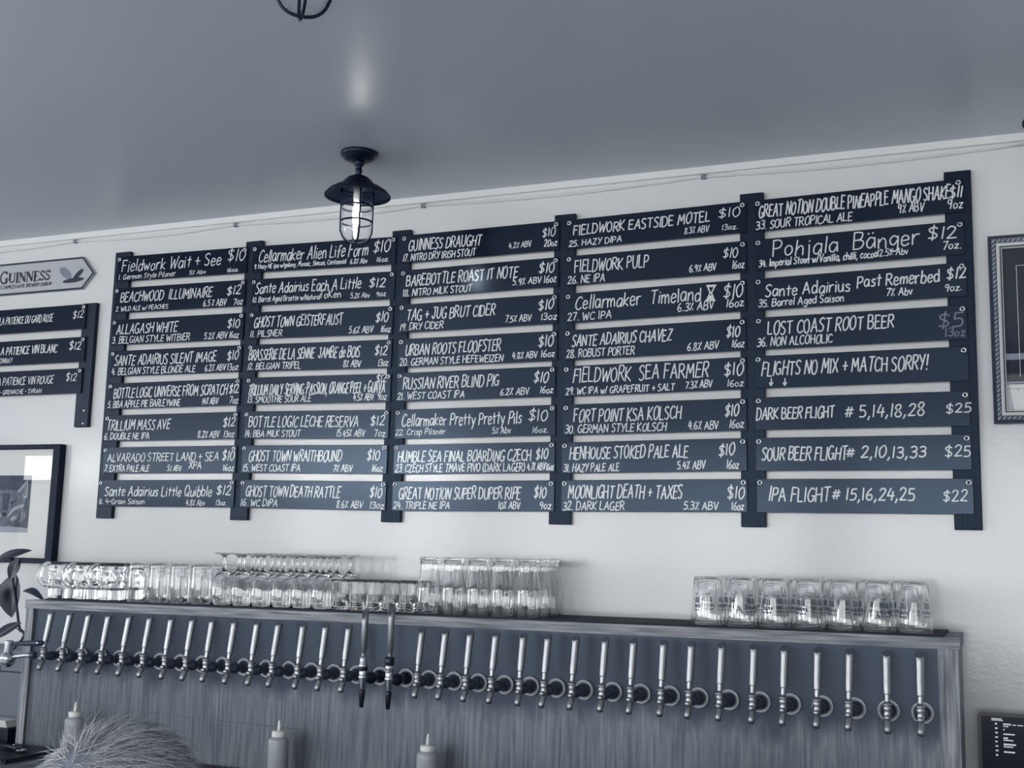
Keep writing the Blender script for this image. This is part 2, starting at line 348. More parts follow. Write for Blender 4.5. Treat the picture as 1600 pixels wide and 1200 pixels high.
BOARDS = [
  (-0.0185, 0.8162, -0.0125, 0.5595, [('Fieldwork Wait + See', 0.0226, 0.4504, 0.62, 0.46, ''), ('$10', 0.4796, 0.549, 0.5, 0.42, ''), ('1. German Style Pilsner', 0.0102, 0.2616, 0.93, 0.2, ''), ('5% Abv', 0.3222, 0.3902, 0.92, 0.16, ''), ('16oz.', 0.4806, 0.5282, 0.92, 0.15, '')]),
  (-0.0194, 0.7007, -0.0117, 0.56, [('BEACHWOOD  ILLUMINAIRE', 0.0269, 0.4231, 0.58, 0.38, ''), ('$12', 0.4862, 0.5408, 0.54, 0.33, ''), ('2. WILD ALE w/ PEACHES', 0.0096, 0.2396, 0.93, 0.17, ''), ('6.5 % ABV', 0.3909, 0.4843, 0.93, 0.235, ''), ('7oz', 0.5172, 0.5519, 0.93, 0.235, '')]),
  (-0.0201, 0.5845, -0.0096, 0.5622, [('ALLAGASH WHITE', 0.0203, 0.2858, 0.58, 0.38, ''), ('$10', 0.4965, 0.5456, 0.54, 0.33, ''), ('3. BELGIAN STYLE WITBIER', 0.0048, 0.3417, 0.94, 0.26, ''), ('5.2% ABV', 0.4037, 0.4985, 0.93, 0.235, ''), ('16oz', 0.507, 0.5443, 0.93, 0.235, '')]),
  (-0.0168, 0.471, -0.0052, 0.5587, [('SANTE ADAIRIUS SILENT IMAGE', 0.018, 0.4551, 0.58, 0.38, ''), ('$10', 0.501, 0.5441, 0.54, 0.33, ''), ('4. BELGIAN STYLE BLONDE ALE', 0.0096, 0.3704, 0.94, 0.26, ''), ('6.2% ABV', 0.4118, 0.4963, 0.93, 0.235, ''), ('13oz', 0.5041, 0.5464, 0.93, 0.235, '')]),
  (-0.0167, 0.3543, 0.0001, 0.5597, [('BOTTLE LOGIC UNIVERSE FROM SCRATCH', 0.0259, 0.5066, 0.58, 0.38, ''), ('$12', 0.5162, 0.5532, 0.54, 0.33, ''), ('5. BBA APPLE PIE BARLEYWINE', 0.0024, 0.3166, 0.95, 0.26, ''), ('14% ABV', 0.4089, 0.4728, 0.93, 0.235, ''), ('7oz', 0.5204, 0.5541, 0.93, 0.235, '')]),
  (-0.0194, 0.2404, 0.0013, 0.5618, [('TRILLIUM MASS AVE', 0.0085, 0.281, 0.58, 0.38, ''), ('$12', 0.5019, 0.5488, 0.54, 0.33, ''), ('6. DOUBLE NE IPA', -0.0001, 0.1967, 0.93, 0.235, ''), ('8.2% ABV', 0.402, 0.4895, 0.93, 0.235, ''), ('13oz', 0.5082, 0.5482, 0.93, 0.235, '')]),
  (-0.0173, 0.128, -0.001, 0.5608, [('ALVARADO STREET LAND + SEA', 0.0202, 0.4896, 0.55, 0.3, ''), ('$10', 0.5053, 0.5514, 0.54, 0.33, ''), ('7. EXTRA PALE ALE', 0.0094, 0.2031, 0.93, 0.235, ''), ('5% ABV', 0.2808, 0.3395, 0.92, 0.2, ''), ('XPA', 0.3707, 0.4221, 0.84, 0.26, ''), ('16oz', 0.5118, 0.5529, 0.93, 0.235, '')]),
  (-0.0273, 0.0126, 0.0011, 0.5708, [('Sante Adairius Little Quibble', 0.0285, 0.4805, 0.6, 0.36, ''), ('$12', 0.501, 0.5559, 0.54, 0.33, ''), ('8. 4-Grain Saison', 0.0068, 0.2032, 0.9, 0.19, ''), ('4.8% Abv', 0.3786, 0.4557, 0.94, 0.2, ''), ('13oz.', 0.5013, 0.5424, 0.92, 0.18, '')]),
  (0.5631, 0.8085, -0.0212, 0.553, [('Cellarmaker Alien Life Form', 0.0266, 0.4493, 0.62, 0.46, ''), ('$10', 0.4692, 0.5304, 0.5, 0.42, ''), ('9. Hazy NE ipa w/galaxy, Mosaic, Simcoe, Centennial', 0.0104, 0.3706, 0.87, 0.17, ''), ('6.8% Abv', 0.3865, 0.4503, 0.9, 0.18, ''), ('16oz.', 0.4852, 0.5292, 0.88, 0.16, '')]),
  (0.5667, 0.6931, -0.0202, 0.5491, [('Sante Adairius Each A Little', 0.017, 0.4249, 0.55, 0.4, ''), ('$12', 0.4567, 0.5144, 0.54, 0.33, ''), ('10. Barrel Aged Brsette w/Natural', 0.0084, 0.2734, 0.88, 0.2, ''), ('ToKen', 0.2701, 0.3526, 0.84, 0.26, ''), ('5.2% Abv', 0.3904, 0.4605, 0.9, 0.18, ''), ('9oz', 0.4852, 0.5197, 0.88, 0.17, '')]),
  (0.566, 0.5784, -0.0176, 0.5493, [('GHOST TOWN GEISTERFAUST', 0.0198, 0.3628, 0.58, 0.38, ''), ('$10', 0.4865, 0.5312, 0.54, 0.33, ''), ('11. PILSNER', 0.008, 0.133, 0.93, 0.235, ''), ('5.6% ABV', 0.3896, 0.4792, 0.93, 0.235, ''), ('16oz', 0.5082, 0.5418, 0.93, 0.235, '')]),
  (0.5681, 0.4669, -0.0145, 0.5472, [('BRASSERIE DE LA SENNE  JAMBE de BOIS', 0.0041, 0.4302, 0.58, 0.38, ''), ('$12', 0.4861, 0.5296, 0.54, 0.33, ''), ('12. BELGIAN TRIPEL', 0.0025, 0.2102, 0.93, 0.235, ''), ('8% ABV', 0.3729, 0.4366, 0.93, 0.235, ''), ('13oz', 0.5011, 0.5363, 0.93, 0.235, '')]),
  (0.5686, 0.3548, -0.01, 0.5482, [('TRILLIUM DAILY SERVING: PASSION, ORANGE PEEL + GUAVA', 0.0083, 0.5275, 0.66, 0.38, ''), ('$12', 0.4945, 0.5313, 0.3, 0.27, ''), ('13. SMOOTHIE SOUR ALE', 0.0096, 0.2555, 0.93, 0.235, ''), ('4.5% ABV', 0.415, 0.4887, 0.93, 0.235, ''), ('9oz', 0.5022, 0.5346, 0.93, 0.235, '')]),
  (0.5682, 0.2408, -0.0135, 0.5476, [('BOTTLE LOGIC LECHE RESERVA', 0.019, 0.437, 0.58, 0.38, ''), ('$12', 0.4816, 0.5301, 0.54, 0.33, ''), ('14. BBA MILK STOUT', 0.0073, 0.2213, 0.93, 0.235, ''), ('15.45% ABV', 0.3597, 0.4623, 0.93, 0.235, ''), ('7oz', 0.4975, 0.5362, 0.93, 0.235, '')]),
  (0.5666, 0.1273, -0.0096, 0.5474, [('GHOST TOWN WRAITHBOUND', 0.0283, 0.3811, 0.58, 0.38, ''), ('$10', 0.4749, 0.5196, 0.54, 0.33, ''), ('15. WEST COAST IPA', 0.0088, 0.2293, 0.93, 0.235, ''), ('7% ABV', 0.3543, 0.423, 0.93, 0.235, ''), ('16oz', 0.4961, 0.5325, 0.93, 0.235, '')]),
  (0.5688, 0.0124, -0.0107, 0.5463, [('GHOST TOWN DEATH RATTLE', 0.0222, 0.3808, 0.58, 0.38, ''), ('$10', 0.4892, 0.5308, 0.54, 0.33, ''), ('16. WC DIPA', 0.0058, 0.1475, 0.93, 0.235, ''), ('8.6% ABV', 0.3706, 0.4647, 0.93, 0.235, ''), ('13oz', 0.4915, 0.5411, 0.93, 0.235, '')]),
  (1.1368, 0.7974, 0.0028, 0.5407, [('GUINNESS DRAUGHT', 0.0245, 0.2782, 0.58, 0.38, ''), ('$10', 0.4844, 0.5258, 0.5, 0.3, ''), ('17. NITRO DRY IRISH STOUT', 0.0061, 0.2609, 0.94, 0.24, ''), ('4.2% ABV', 0.3746, 0.4482, 0.8, 0.2, ''), ('20oz', 0.4914, 0.5323, 0.84, 0.22, '')]),
  (1.1378, 0.6822, 0.0062, 0.5398, [('BAREBOTTLE ROAST IT NOTE', 0.0202, 0.4038, 0.58, 0.38, ''), ('$10', 0.4746, 0.5237, 0.5, 0.34, ''), ('18. NITRO MILK STOUT', 0.0099, 0.2496, 0.94, 0.24, ''), ('5.9% ABV', 0.3895, 0.4825, 0.84, 0.22, ''), ('16oz', 0.4922, 0.5309, 0.84, 0.24, '')]),
  (1.1373, 0.5702, 0.0026, 0.539, [('TAG + JUG BRUT CIDER', 0.0266, 0.3312, 0.58, 0.38, ''), ('$10', 0.4768, 0.5237, 0.5, 0.34, ''), ('19. DRY CIDER', 0.0046, 0.1561, 0.92, 0.24, ''), ('7.5% ABV', 0.368, 0.4532, 0.86, 0.22, ''), ('13oz', 0.4858, 0.5354, 0.85, 0.22, '')]),
  (1.1395, 0.4583, -0.0003, 0.5379, [('URBAN ROOTS FLOOFSTER', 0.0257, 0.3524, 0.58, 0.38, ''), ('$10', 0.4763, 0.524, 0.5, 0.34, ''), ('20. GERMAN STYLE HEFEWEIZEN', 0.0071, 0.361, 0.94, 0.24, ''), ('4.8% ABV', 0.3929, 0.4734, 0.88, 0.22, ''), ('16oz', 0.4869, 0.5287, 0.86, 0.22, '')]),
  (1.1396, 0.349, 0.0021, 0.534, [('RUSSIAN RIVER BLIND PIG', 0.0217, 0.3489, 0.58, 0.38, ''), ('$10', 0.4638, 0.5094, 0.52, 0.34, ''), ('21. WEST COAST IPA', 0.0025, 0.2347, 0.93, 0.235, ''), ('6.2% ABV', 0.3558, 0.4492, 0.9, 0.22, ''), ('16oz', 0.4862, 0.5254, 0.88, 0.22, '')]),
  (1.1383, 0.2319, 0.0038, 0.5375, [('Cellarmaker Pretty Pretty Pils', 0.0231, 0.4277, 0.58, 0.4, ''), ('$10', 0.4508, 0.5108, 0.5, 0.36, ''), ('22. Crisp Pilsner', 0.0018, 0.1752, 0.88, 0.2, ''), ('5% Abv', 0.3346, 0.3936, 0.9, 0.2, ''), ('16oz.', 0.4647, 0.5154, 0.9, 0.18, '')]),
  (1.1377, 0.1212, 0.0038, 0.5386, [('HUMBLE SEA FINAL BOARDING CZECH', 0.0155, 0.4615, 0.6, 0.36, ''), ('$10', 0.4782, 0.5153, 0.56, 0.32, ''), ('23. CZECH STYLE TMAVE PIVO (DARK LAGER)', 0.0074, 0.443, 0.94, 0.26, ''), ('4.7% ABV', 0.4516, 0.5084, 0.92, 0.24, ''), ('16oz', 0.5122, 0.5358, 0.92, 0.22, '')]),
  (1.138, 0.0066, 0.0048, 0.5388, [('GREAT NOTION SUPER DUPER RIPE', 0.0228, 0.4304, 0.6, 0.38, ''), ('$10', 0.4743, 0.5122, 0.56, 0.34, ''), ('24. TRIPLE NE IPA', 0.0058, 0.1984, 0.93, 0.235, ''), ('10% ABV', 0.361, 0.4297, 0.92, 0.22, ''), ('9oz', 0.493, 0.5284, 0.92, 0.22, '')]),
  (1.7005, 0.7985, 0.0133, 0.5444, [('FIELDWORK EASTSIDE MOTEL', 0.0219, 0.4386, 0.54, 0.33, ''), ('$10', 0.4643, 0.525, 0.45, 0.3, ''), ('25. HAZY DIPA', 0.0073, 0.1733, 0.92, 0.21, ''), ('8.3% ABV', 0.364, 0.4347, 0.86, 0.2, ''), ('13oz.', 0.4742, 0.5186, 0.86, 0.17, '')]),
  (1.7016, 0.6855, 0.0076, 0.5437, [('FIELDWORK PULP', 0.0267, 0.2547, 0.58, 0.4, ''), ('$10', 0.4765, 0.5178, 0.5, 0.3, ''), ('26. NE IPA', 0.005, 0.1215, 0.94, 0.26, ''), ('6.9% ABV', 0.3783, 0.4556, 0.86, 0.22, ''), ('16oz', 0.5033, 0.5363, 0.86, 0.24, '')]),
  (1.701, 0.5701, 0.0124, 0.5433, [('Cellarmaker  Timeland', 0.0308, 0.4107, 0.56, 0.44, ''), ('@', 0.4266, 0.462, 0.56, 0.46, ''), ('$10', 0.4777, 0.532, 0.54, 0.4, ''), ('27. WC IPA', 0.0073, 0.1438, 0.92, 0.24, ''), ('6.3% ABV', 0.3448, 0.4486, 0.86, 0.26, ''), ('16oz', 0.4858, 0.5347, 0.84, 0.26, '')]),
  (1.7015, 0.4577, 0.0117, 0.542, [('SANTE ADAIRIUS CHAVEZ', 0.0218, 0.3255, 0.55, 0.36, ''), ('$10', 0.485, 0.5226, 0.55, 0.34, ''), ('28. ROBUST PORTER', 0.0053, 0.215, 0.92, 0.26, ''), ('6.8% ABV', 0.3724, 0.4623, 0.9, 0.24, ''), ('16oz', 0.501, 0.5342, 0.88, 0.24, '')]),
  (1.6997, 0.3484, 0.0103, 0.5442, [('FIELDWORK  SEA FARMER', 0.0299, 0.4342, 0.56, 0.46, ''), ('$10', 0.4811, 0.5334, 0.55, 0.36, ''), ('29. WC IPA w/ GRAPEFRUIT + SALT', 0.0077, 0.3363, 0.94, 0.22, ''), ('7.3% ABV', 0.3699, 0.4453, 0.9, 0.22, ''), ('16oz', 0.4899, 0.5341, 0.9, 0.2, '')]),
  (1.7005, 0.2331, 0.0087, 0.5435, [('FORT POINT KSA KOLSCH', 0.0331, 0.3554, 0.58, 0.4, ''), ('$10', 0.4818, 0.5201, 0.55, 0.34, ''), ('30. GERMAN STYLE KOLSCH', 0.0059, 0.3121, 0.94, 0.26, ''), ('4.6% ABV', 0.3769, 0.4624, 0.92, 0.24, ''), ('16oz', 0.4945, 0.5338, 0.9, 0.24, '')]),
  (1.6989, 0.1208, 0.009, 0.5447, [('HENHOUSE STOKED PALE ALE', 0.0242, 0.3774, 0.55, 0.38, ''), ('$10', 0.4656, 0.5097, 0.52, 0.36, ''), ('31. HAZY PALE ALE', 0.006, 0.1757, 0.95, 0.24, ''), ('5.4% ABV', 0.3478, 0.4271, 0.92, 0.24, ''), ('16oz', 0.4883, 0.5209, 0.92, 0.26, '')]),
  (1.7002, 0.0094, 0.0048, 0.5445, [('MOONLIGHT DEATH + TAXES', 0.0204, 0.3601, 0.58, 0.4, ''), ('$10', 0.4893, 0.535, 0.58, 0.36, ''), ('32. DARK LAGER', 0.0047, 0.1907, 0.95, 0.26, ''), ('5.3% ABV', 0.3657, 0.4619, 0.92, 0.24, ''), ('16oz', 0.5007, 0.5338, 0.94, 0.24, '')]),
  (2.2696, 0.8051, 0.0142, 0.5537, [('GREAT NOTION DOUBLE PINEAPPLE MANGO SHAKE', 0.0113, 0.5184, 0.56, 0.4, ''), ('$11', 0.5207, 0.5501, 0.55, 0.34, ''), ('33. SOUR TROPICAL ALE', 0.0025, 0.2657, 0.94, 0.26, ''), ('9% ABV', 0.3875, 0.4523, 0.86, 0.26, ''), ('9oz', 0.5136, 0.5509, 0.88, 0.26, '')]),
  (2.27, 0.69, 0.0127, 0.5537, [('Pohjala  Bänger', 0.0495, 0.4371, 0.6, 0.5, ''), ('$12', 0.4618, 0.5322, 0.5, 0.36, ''), ('34. Imperial Stout w/Vanilla, chilli, cocoa', 0.0095, 0.3298, 0.88, 0.22, ''), ('12.5% Abv', 0.3308, 0.4095, 0.86, 0.2, ''), ('7oz.', 0.4981, 0.5437, 0.82, 0.22, '')]),
  (2.2699, 0.5763, 0.0128, 0.5551, [('Sante Adairius', 0.0278, 0.2567, 0.6, 0.36, ''), ('Past Remerbed', 0.2767, 0.4871, 0.52, 0.36, ''), ('$12', 0.5059, 0.5527, 0.46, 0.32, ''), ('35. Barrel Aged Saison', 0.0079, 0.2394, 0.9, 0.22, ''), ('7% Abv', 0.352, 0.418, 0.84, 0.22, ''), ('9oz.', 0.4997, 0.5414, 0.82, 0.2, '')]),
  (2.2703, 0.4642, 0.007, 0.5532, [('LOST COAST ROOT BEER', 0.0337, 0.3682, 0.55, 0.4, ''), ('$5', 0.4816, 0.5416, 0.62, 0.4, 'g'), ('13oz', 0.4977, 0.5459, 0.9, 0.24, 'g'), ('36. NON ALCOHOLIC', 0.0035, 0.2079, 0.9, 0.26, '')]),
  (2.2688, 0.3548, 0.0053, 0.5546, [('FLIGHTS NO MIX + MATCH SORRY!', 0.0174, 0.4534, 0.62, 0.42, ''), ('^', 0.038, 0.057, 0.93, 0.22, ''), ('^', 0.0759, 0.0978, 0.93, 0.22, '')]),
  (2.2689, 0.2383, 0.0021, 0.5546, [('DARK BEER FLIGHT', 0.0022, 0.211, 0.68, 0.34, ''), ('# 5,14,18,28', 0.2394, 0.4413, 0.68, 0.36, ''), ('$25', 0.4956, 0.5561, 0.62, 0.26, '')]),
  (2.2691, 0.1253, 0.0013, 0.5546, [('SOUR BEER FLIGHT', 0.0162, 0.2416, 0.68, 0.38, ''), ('# 2,10,13,33', 0.2416, 0.4415, 0.64, 0.32, ''), ('$25', 0.4901, 0.5512, 0.62, 0.3, '')]),
  (2.2714, 0.0118, -0.0003, 0.5541, [('IPA FLIGHT', 0.0324, 0.1935, 0.66, 0.4, ''), ('# 15,16,24,25', 0.2006, 0.4097, 0.62, 0.34, ''), ('$22', 0.4803, 0.5369, 0.64, 0.3, '')]),
]
WINE = [
  (-0.6974, 0.6516, 0.0, 0.549, [('LA PATIENCE DU GARD ROSE', 0.1384, 0.3953, 0.62, 0.3, ''), ('$12', 0.4905, 0.5375, 0.55, 0.28, '')]),
  (-0.689, 0.5307, 0.0, 0.549, [('LA PATIENCE VIN BLANC', 0.1355, 0.4195, 0.56, 0.32, ''), ('$12', 0.476, 0.5295, 0.5, 0.32, ''), ('CHARDONNAY', 0.0881, 0.2068, 0.9, 0.2, '')]),
  (-0.6923, 0.4161, 0.0, 0.549, [('LA PATIENCE VIN ROUGE', 0.1366, 0.4169, 0.56, 0.3, ''), ('$12', 0.4762, 0.5244, 0.5, 0.3, ''), ('SYRAH - GRENACHE - SYRAH', 0.0937, 0.3636, 0.93, 0.17, '')]),
]

# ------------------------------------------------------------------ the room
struct(MB().box(LEFT, RIGHT, WALL, WALL+.12, FLOOR-.1, CEIL+.1).build('wall_back', WALLP))
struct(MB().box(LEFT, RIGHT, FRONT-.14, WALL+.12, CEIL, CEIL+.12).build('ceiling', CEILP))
struct(MB().box(LEFT, RIGHT, FRONT-.14, WALL+.12, FLOOR-.12, FLOOR).build('floor', FLOORM))
m = MB(); SY0, SY1, SZ0, SZ1 = -5.4, -2.6, -.95, .74
m.box(LEFT-.12, LEFT, FRONT-.14, SY0, FLOOR-.12, CEIL+.12); m.box(LEFT-.12, LEFT, SY1, WALL+.12, FLOOR-.12, CEIL+.12)
m.box(LEFT-.12, LEFT, SY0, SY1, FLOOR-.12, SZ0); m.box(LEFT-.12, LEFT, SY0, SY1, SZ1, CEIL+.12)
struct(m.build('wall_left', SIDEP))
ws = struct(empty('window_5', (LEFT-.1, (SY0+SY1)/2, SZ0)))  # added window, out of view, glowing to brighten the room from the left
fm = MB(); hy, H_ = (SY1-SY0)/2, SZ1-SZ0
for q in (-hy+.03, 0, hy-.03): fm.box(.02, .08, q-.03, q+.03, 0, H_)
fm.box(.02, .08, -hy, hy, 0, .05); fm.box(.02, .08, -hy, hy, H_-.05, H_)
fm.build('window_frame', FRAMEB, ws); MB().box(-.01, 0, -hy, hy, 0, H_).build('window_pane', SIDEFILL, ws)
struct(MB().box(RIGHT, RIGHT+.12, FRONT-.14, WALL+.12, FLOOR-.12, CEIL+.12).build('wall_right', SIDEP))
# street wall behind the camera: a long shop front of window openings
WZ0, WZS, WZ1 = -.95, .42, .74
WINS = [(-6.6, -3.45, SKYH, STREETF), (-3.3, -1.35, SKYM, STREETL), (-1.2, 1.55, STREETR, STREETR), (1.75, 4.3, STREETR, STREETR)]
m = MB(); xs = [LEFT]+[q for w_ in WINS for q in w_[:2]]+[RIGHT]
for a, b in zip(xs[::2], xs[1::2]): m.box(a, b, FRONT-.14, FRONT, FLOOR, CEIL)
for a, b, *_ in WINS:
    m.box(a, b, FRONT-.14, FRONT, FLOOR, WZ0); m.box(a, b, FRONT-.14, FRONT, WZ1, CEIL)
struct(m.build('wall_front', DARKW))
for n, (a, b, top, low) in enumerate(WINS):
    cx, t = (a+b)/2, .045
    wn = struct(empty('window_%d' % (n+1), (cx, FRONT, WZ0)))
    fm = MB(); H_ = WZ1-WZ0
    fm.box(a-cx, b-cx, -.1, -.03, 0, t); fm.box(a-cx, b-cx, -.1, -.03, H_-t, H_); fm.box(a-cx, a-cx+t, -.1, -.03, 0, H_); fm.box(b-cx-t, b-cx, -.1, -.03, 0, H_)
    fm.box(a-cx, b-cx, -.1, -.03, WZS-WZ0-.02, WZS-WZ0+.02)
    if n == 1: fm.box(-2.62-cx, -2.44-cx, -.1, -.03, 0, H_)
    elif n != 3: fm.box(-.04, .04, -.1, -.03, 0, H_)
    fm.build('window_frame', FRAMEB, wn)
    MB().box(a-cx, b-cx, -.13, -.12, 0, WZS-WZ0).build('window_pane', low, wn)
    MB().box(a-cx, b-cx, -.13, -.12, WZS-WZ0, H_).build('transom_pane', top, wn)

# ceiling trim along the back wall
struct(MB().box(LEFT, RIGHT, WALL-.012, WALL, CEIL-.021, CEIL, 0).build('trim_1', TRIMW))

# thin cable clipped below the ceiling trim
cb = tag(empty('cable', (0, WALL-.006, CEIL-.03)), 'thin white cable sagging between clips just under the ceiling edge', 'cable')
pts = []; clips = [-.9, -.24, .473, 1.2, 2.118, 3.0]
for a, b in zip(clips, clips[1:]):
    for k in range(8):
        t = k/8; pts.append((a+(b-a)*t, 0, -.012*math.sin(PI*t)))
pts.append((clips[-1], 0, 0))
MB().tube(pts, .0028, 6).build('wire', PAPER, cb)
for c in clips[1:-1]: MB().box(c-.007, c+.007, -.004, .006, -.006, .006).build('clip', DULLS, cb)

# ------------------------------------------------------------------ upright posts and menu boards
BT, PT = .005, .017          # board and post thickness; board faces at y = 0, the posts behind them, then the wall
BH = .0915
def screw(parent, x, z):
    s = MB().torus(.0052, .0021, (x, -.0015, z), 'y', 16, 6).build('screw', STEEL, parent)
    MB().lathe([(0, -.0016), (.0034, -.0012), (.004, 0)], 10, 0, (x, 0, z), 'y').build('screw_head', BLACKH, s)
PX = [-.002, .5625, 1.131, 1.6925, 2.260, 2.8105]
PN = ['leftmost of the six black upright posts, at the left ends of boards 1 to 8', 'black upright post between boards 1 to 8 and boards 9 to 16',
      'black upright post between boards 9 to 16 and boards 17 to 24', 'black upright post between boards 17 to 24 and boards 25 to 32',
      'black upright post between boards 25 to 32 and boards 33 to 36', 'rightmost black upright post, its lower half beside the flight boards']
PTOP = [.835, .829, .818, .8195, .8297, .8369]
for x, l, zt in zip(PX, PN, PTOP):
    p = MB().box(-.034, .034, BT, BT+PT, -.12, zt, 0, .002).build('post', POSTM, None, (x, 0, 0))
    tag(p, l, 'post', 'posts of the beer board wall')
p = MB().box(-.031, .031, BT, BT+PT, .203, .655, 0, .002).build('post', POSTM, None, (-.70, 0, 0))
tag(p, 'short black upright post at the left ends of the wine boards', 'post')
p = MB().box(-.031, .031, BT, BT+PT, .203, .655, 0, .002).build('post', POSTM, None, (-.137, 0, 0))
tag(p, 'short black upright post at the right ends of the wine boards', 'post')
for z in (.215, .262): MB().lathe([(0, -.001), (.003, 0)], 8, 0, (.01, BT, z), 'y').build('nail', STEEL, p)

def menu_board(rec, label, cat='menu board', group='black boards of the beer menu', wd=.0039):
    x, z, ang, w, items = rec
    t = tag(empty('menu_board', (x, 0, z), (0, -ang, 0)), label, cat, group)
    MB().box(0, w, 0, BT, -BH, 0, 0, .0008).build('panel', BOARD, t)
    screw(t, .0085, -.0105); screw(t, w-.0105, -.0105)
    rnd = random.Random(int(x*1000)+int(z*1000)*7)
    for n, (s, a, b, base, h, st) in enumerate(items):
        k = 1.0 if h > .3 else .82 if h > .2 else .68
        mb = MB(); write(mb, s, a, b, -base*BH, h*BH, wd*k, -.0006, 0, rnd=rnd)
        o = mb.build('name_lettering' if n == 0 else 'price_lettering' if s[0] == '$' else 'size_lettering' if s.rstrip('.').endswith('oz') else 'detail_lettering', CHALKG if st == 'g' else CHALK, t)
        if st == 'g': o['label'] = 'faded grey lettering'
    return t
KIND = ['German style pilsner', 'wild ale with peaches', 'Belgian style witbier', 'Belgian style blonde ale', 'apple pie barleywine', 'double NE IPA', 'extra pale ale', '4-grain saison',
 'hazy NE ipa', 'barrel aged ale', 'pilsner', 'Belgian tripel', 'smoothie sour ale', 'milk stout', 'west coast IPA', 'WC DIPA', 'nitro dry Irish stout', 'nitro milk stout', 'dry cider',
 'German style hefeweizen', 'west coast IPA', 'crisp pilsner', 'Czech style dark lager', 'triple NE IPA', 'hazy DIPA', 'NE IPA', 'WC IPA with an hourglass drawn on it', 'robust porter',
 'WC IPA with grapefruit and salt', 'German style kolsch', 'hazy pale ale', 'dark lager', 'sour tropical ale', 'imperial stout', 'barrel aged saison', 'non alcoholic root beer']
for i, rec in enumerate(BOARDS):
    if i < 36: lab = 'black menu board for number %d, %s' % (i+1, KIND[i])
    else: lab = ['black board reading flights no mix and match sorry', 'black board for the dark beer flight', 'black board for the sour beer flight', 'black board for the IPA flight'][i-36]
    menu_board(rec, lab)
for rec, lab in zip(WINE, ('rose', 'vin blanc', 'vin rouge')):
    menu_board(rec, 'black wine board for the %s, left of the short post' % lab, group='black wine boards at the left edge', wd=.0037)

# ------------------------------------------------------------------ brewery sign, pointed at its right end
sg = tag(empty('pub_sign', (-.133, WALL-.012, .769)), 'pale arrow-ended brewery sign with dark border above the wine boards', 'sign')
out = [(-.80, -.058), (-.052, -.058), (0, 0), (-.057, .064), (-.80, .064)]
MB().prism(out, 0, .012).build('sign_plate', SIGNW, sg)
inn = [(-.795, -.051), (-.0545, -.051), (-.0085, 0), (-.059, .057), (-.795, .057)]
bd = MB()
for i in range(5):
    a, b, c, d = out[i], out[(i+1) % 5], inn[(i+1) % 5], inn[i]
    bd.poly([(p[0], -.001, p[1]) for p in (a, b, c, d)])
bd.build('border', NAVY, sg)
ltr = MB()
def bar(pts, w): ribbon(ltr, [(p[0], p[1]) for p in pts], w, -.0012)
def serif(x, z, h, kind):
    """bold book letters from thick and thin strokes; returns the width"""
    T, t = .0092, .003
    def sf(x, z, w=.012): bar([(x-w/2, z), (x+w/2, z)], .0022)
    if kind == 'G':
        bar(smooth([(x+.034, z+h*.8), (x+.02, z+h), (x+.006, z+h*.75), (x+.003, z+h*.45), (x+.008, z+h*.15), (x+.02, z), (x+.034, z+h*.12)]), .006); bar([(x+.033, z+h*.05), (x+.033, z+h*.4)], T); sf(x+.032, z+h*.42, .016); bar([(x+.034, z+h*.75), (x+.034, z+h)], t); return .043
    if kind == 'U':
        bar([(x+.006, z+h), (x+.006, z+h*.3)], T); bar(smooth([(x+.006, z+h*.3), (x+.012, z+.004), (x+.022, z+.003), (x+.029, z+h*.3)]), .005); bar([(x+.029, z+h*.3), (x+.029, z+h)], t); sf(x+.006, z+h, .014); sf(x+.029, z+h); return .037
    if kind == 'I': bar([(x+.006, z), (x+.006, z+h)], T); sf(x+.006, z, .014); sf(x+.006, z+h, .014); return .015
    if kind == 'N':
        bar([(x+.004, z), (x+.004, z+h)], t); bar([(x+.005, z+h*.97), (x+.028, z+.004)], T); bar([(x+.029, z), (x+.029, z+h)], t); sf(x+.004, z); sf(x+.003, z+h); sf(x+.029, z+h); return .036
    if kind == 'E':
        bar([(x+.006, z), (x+.006, z+h)], T)
        for q, wv in ((0, .025), (.5, .019), (1, .024)): bar([(x+.002, z+h*q), (x+wv, z+h*q)], t)
        bar([(x+.024, z), (x+.024, z+h*.22)], t); bar([(x+.023, z+h*.8), (x+.023, z+h)], t); return .029
    if kind == 'S':
        bar(smooth([(x+.021, z+h*.8), (x+.013, z+h*.98), (x+.004, z+h*.8), (x+.007, z+h*.6), (x+.018, z+h*.42), (x+.021, z+h*.2), (x+.012, z+.001), (x+.002, z+h*.2)]), .0052); bar([(x+.022, z+h*.72), (x+.022, z+h)], t); bar([(x+.001, z), (x+.001, z+h*.28)], t); return .027
px = -.455
for i, ch in enumerate('GUINNESS'):
    h = .046 if i == 0 else .037
    px += serif(px, -.012, h, ch)
write(ltr, "ST JAMES'S GATE BREWERY DUBLIN", -.455, -.199, -.033, .0125, .0021, -.0012, 0, 0.0, .2)
ltr.build('lettering', NAVY, sg)
em = MB()     # the picture on the sign stands as plain shapes
def blob(cx, cz, rx, rz, rot, mi, y, n=20):
    return [(cx+rx*math.cos(a)*math.cos(rot)-rz*math.sin(a)*math.sin(rot), y, cz+rx*math.cos(a)*math.sin(rot)+rz*math.sin(a)*math.cos(rot)) for a in [2*PI*k/n for k in range(n)]]
em.poly(blob(-.135, .008, .034, .016, -.62, 1, -.001), 1)
em.poly(blob(-.095, -.022, .05, .0085, .06, 0, -.0014), 0)
em.poly(blob(-.075, -.002, .03, .009, .7, 0, -.0018), 0)
em.build('emblem', [NAVY, DULLS], sg)

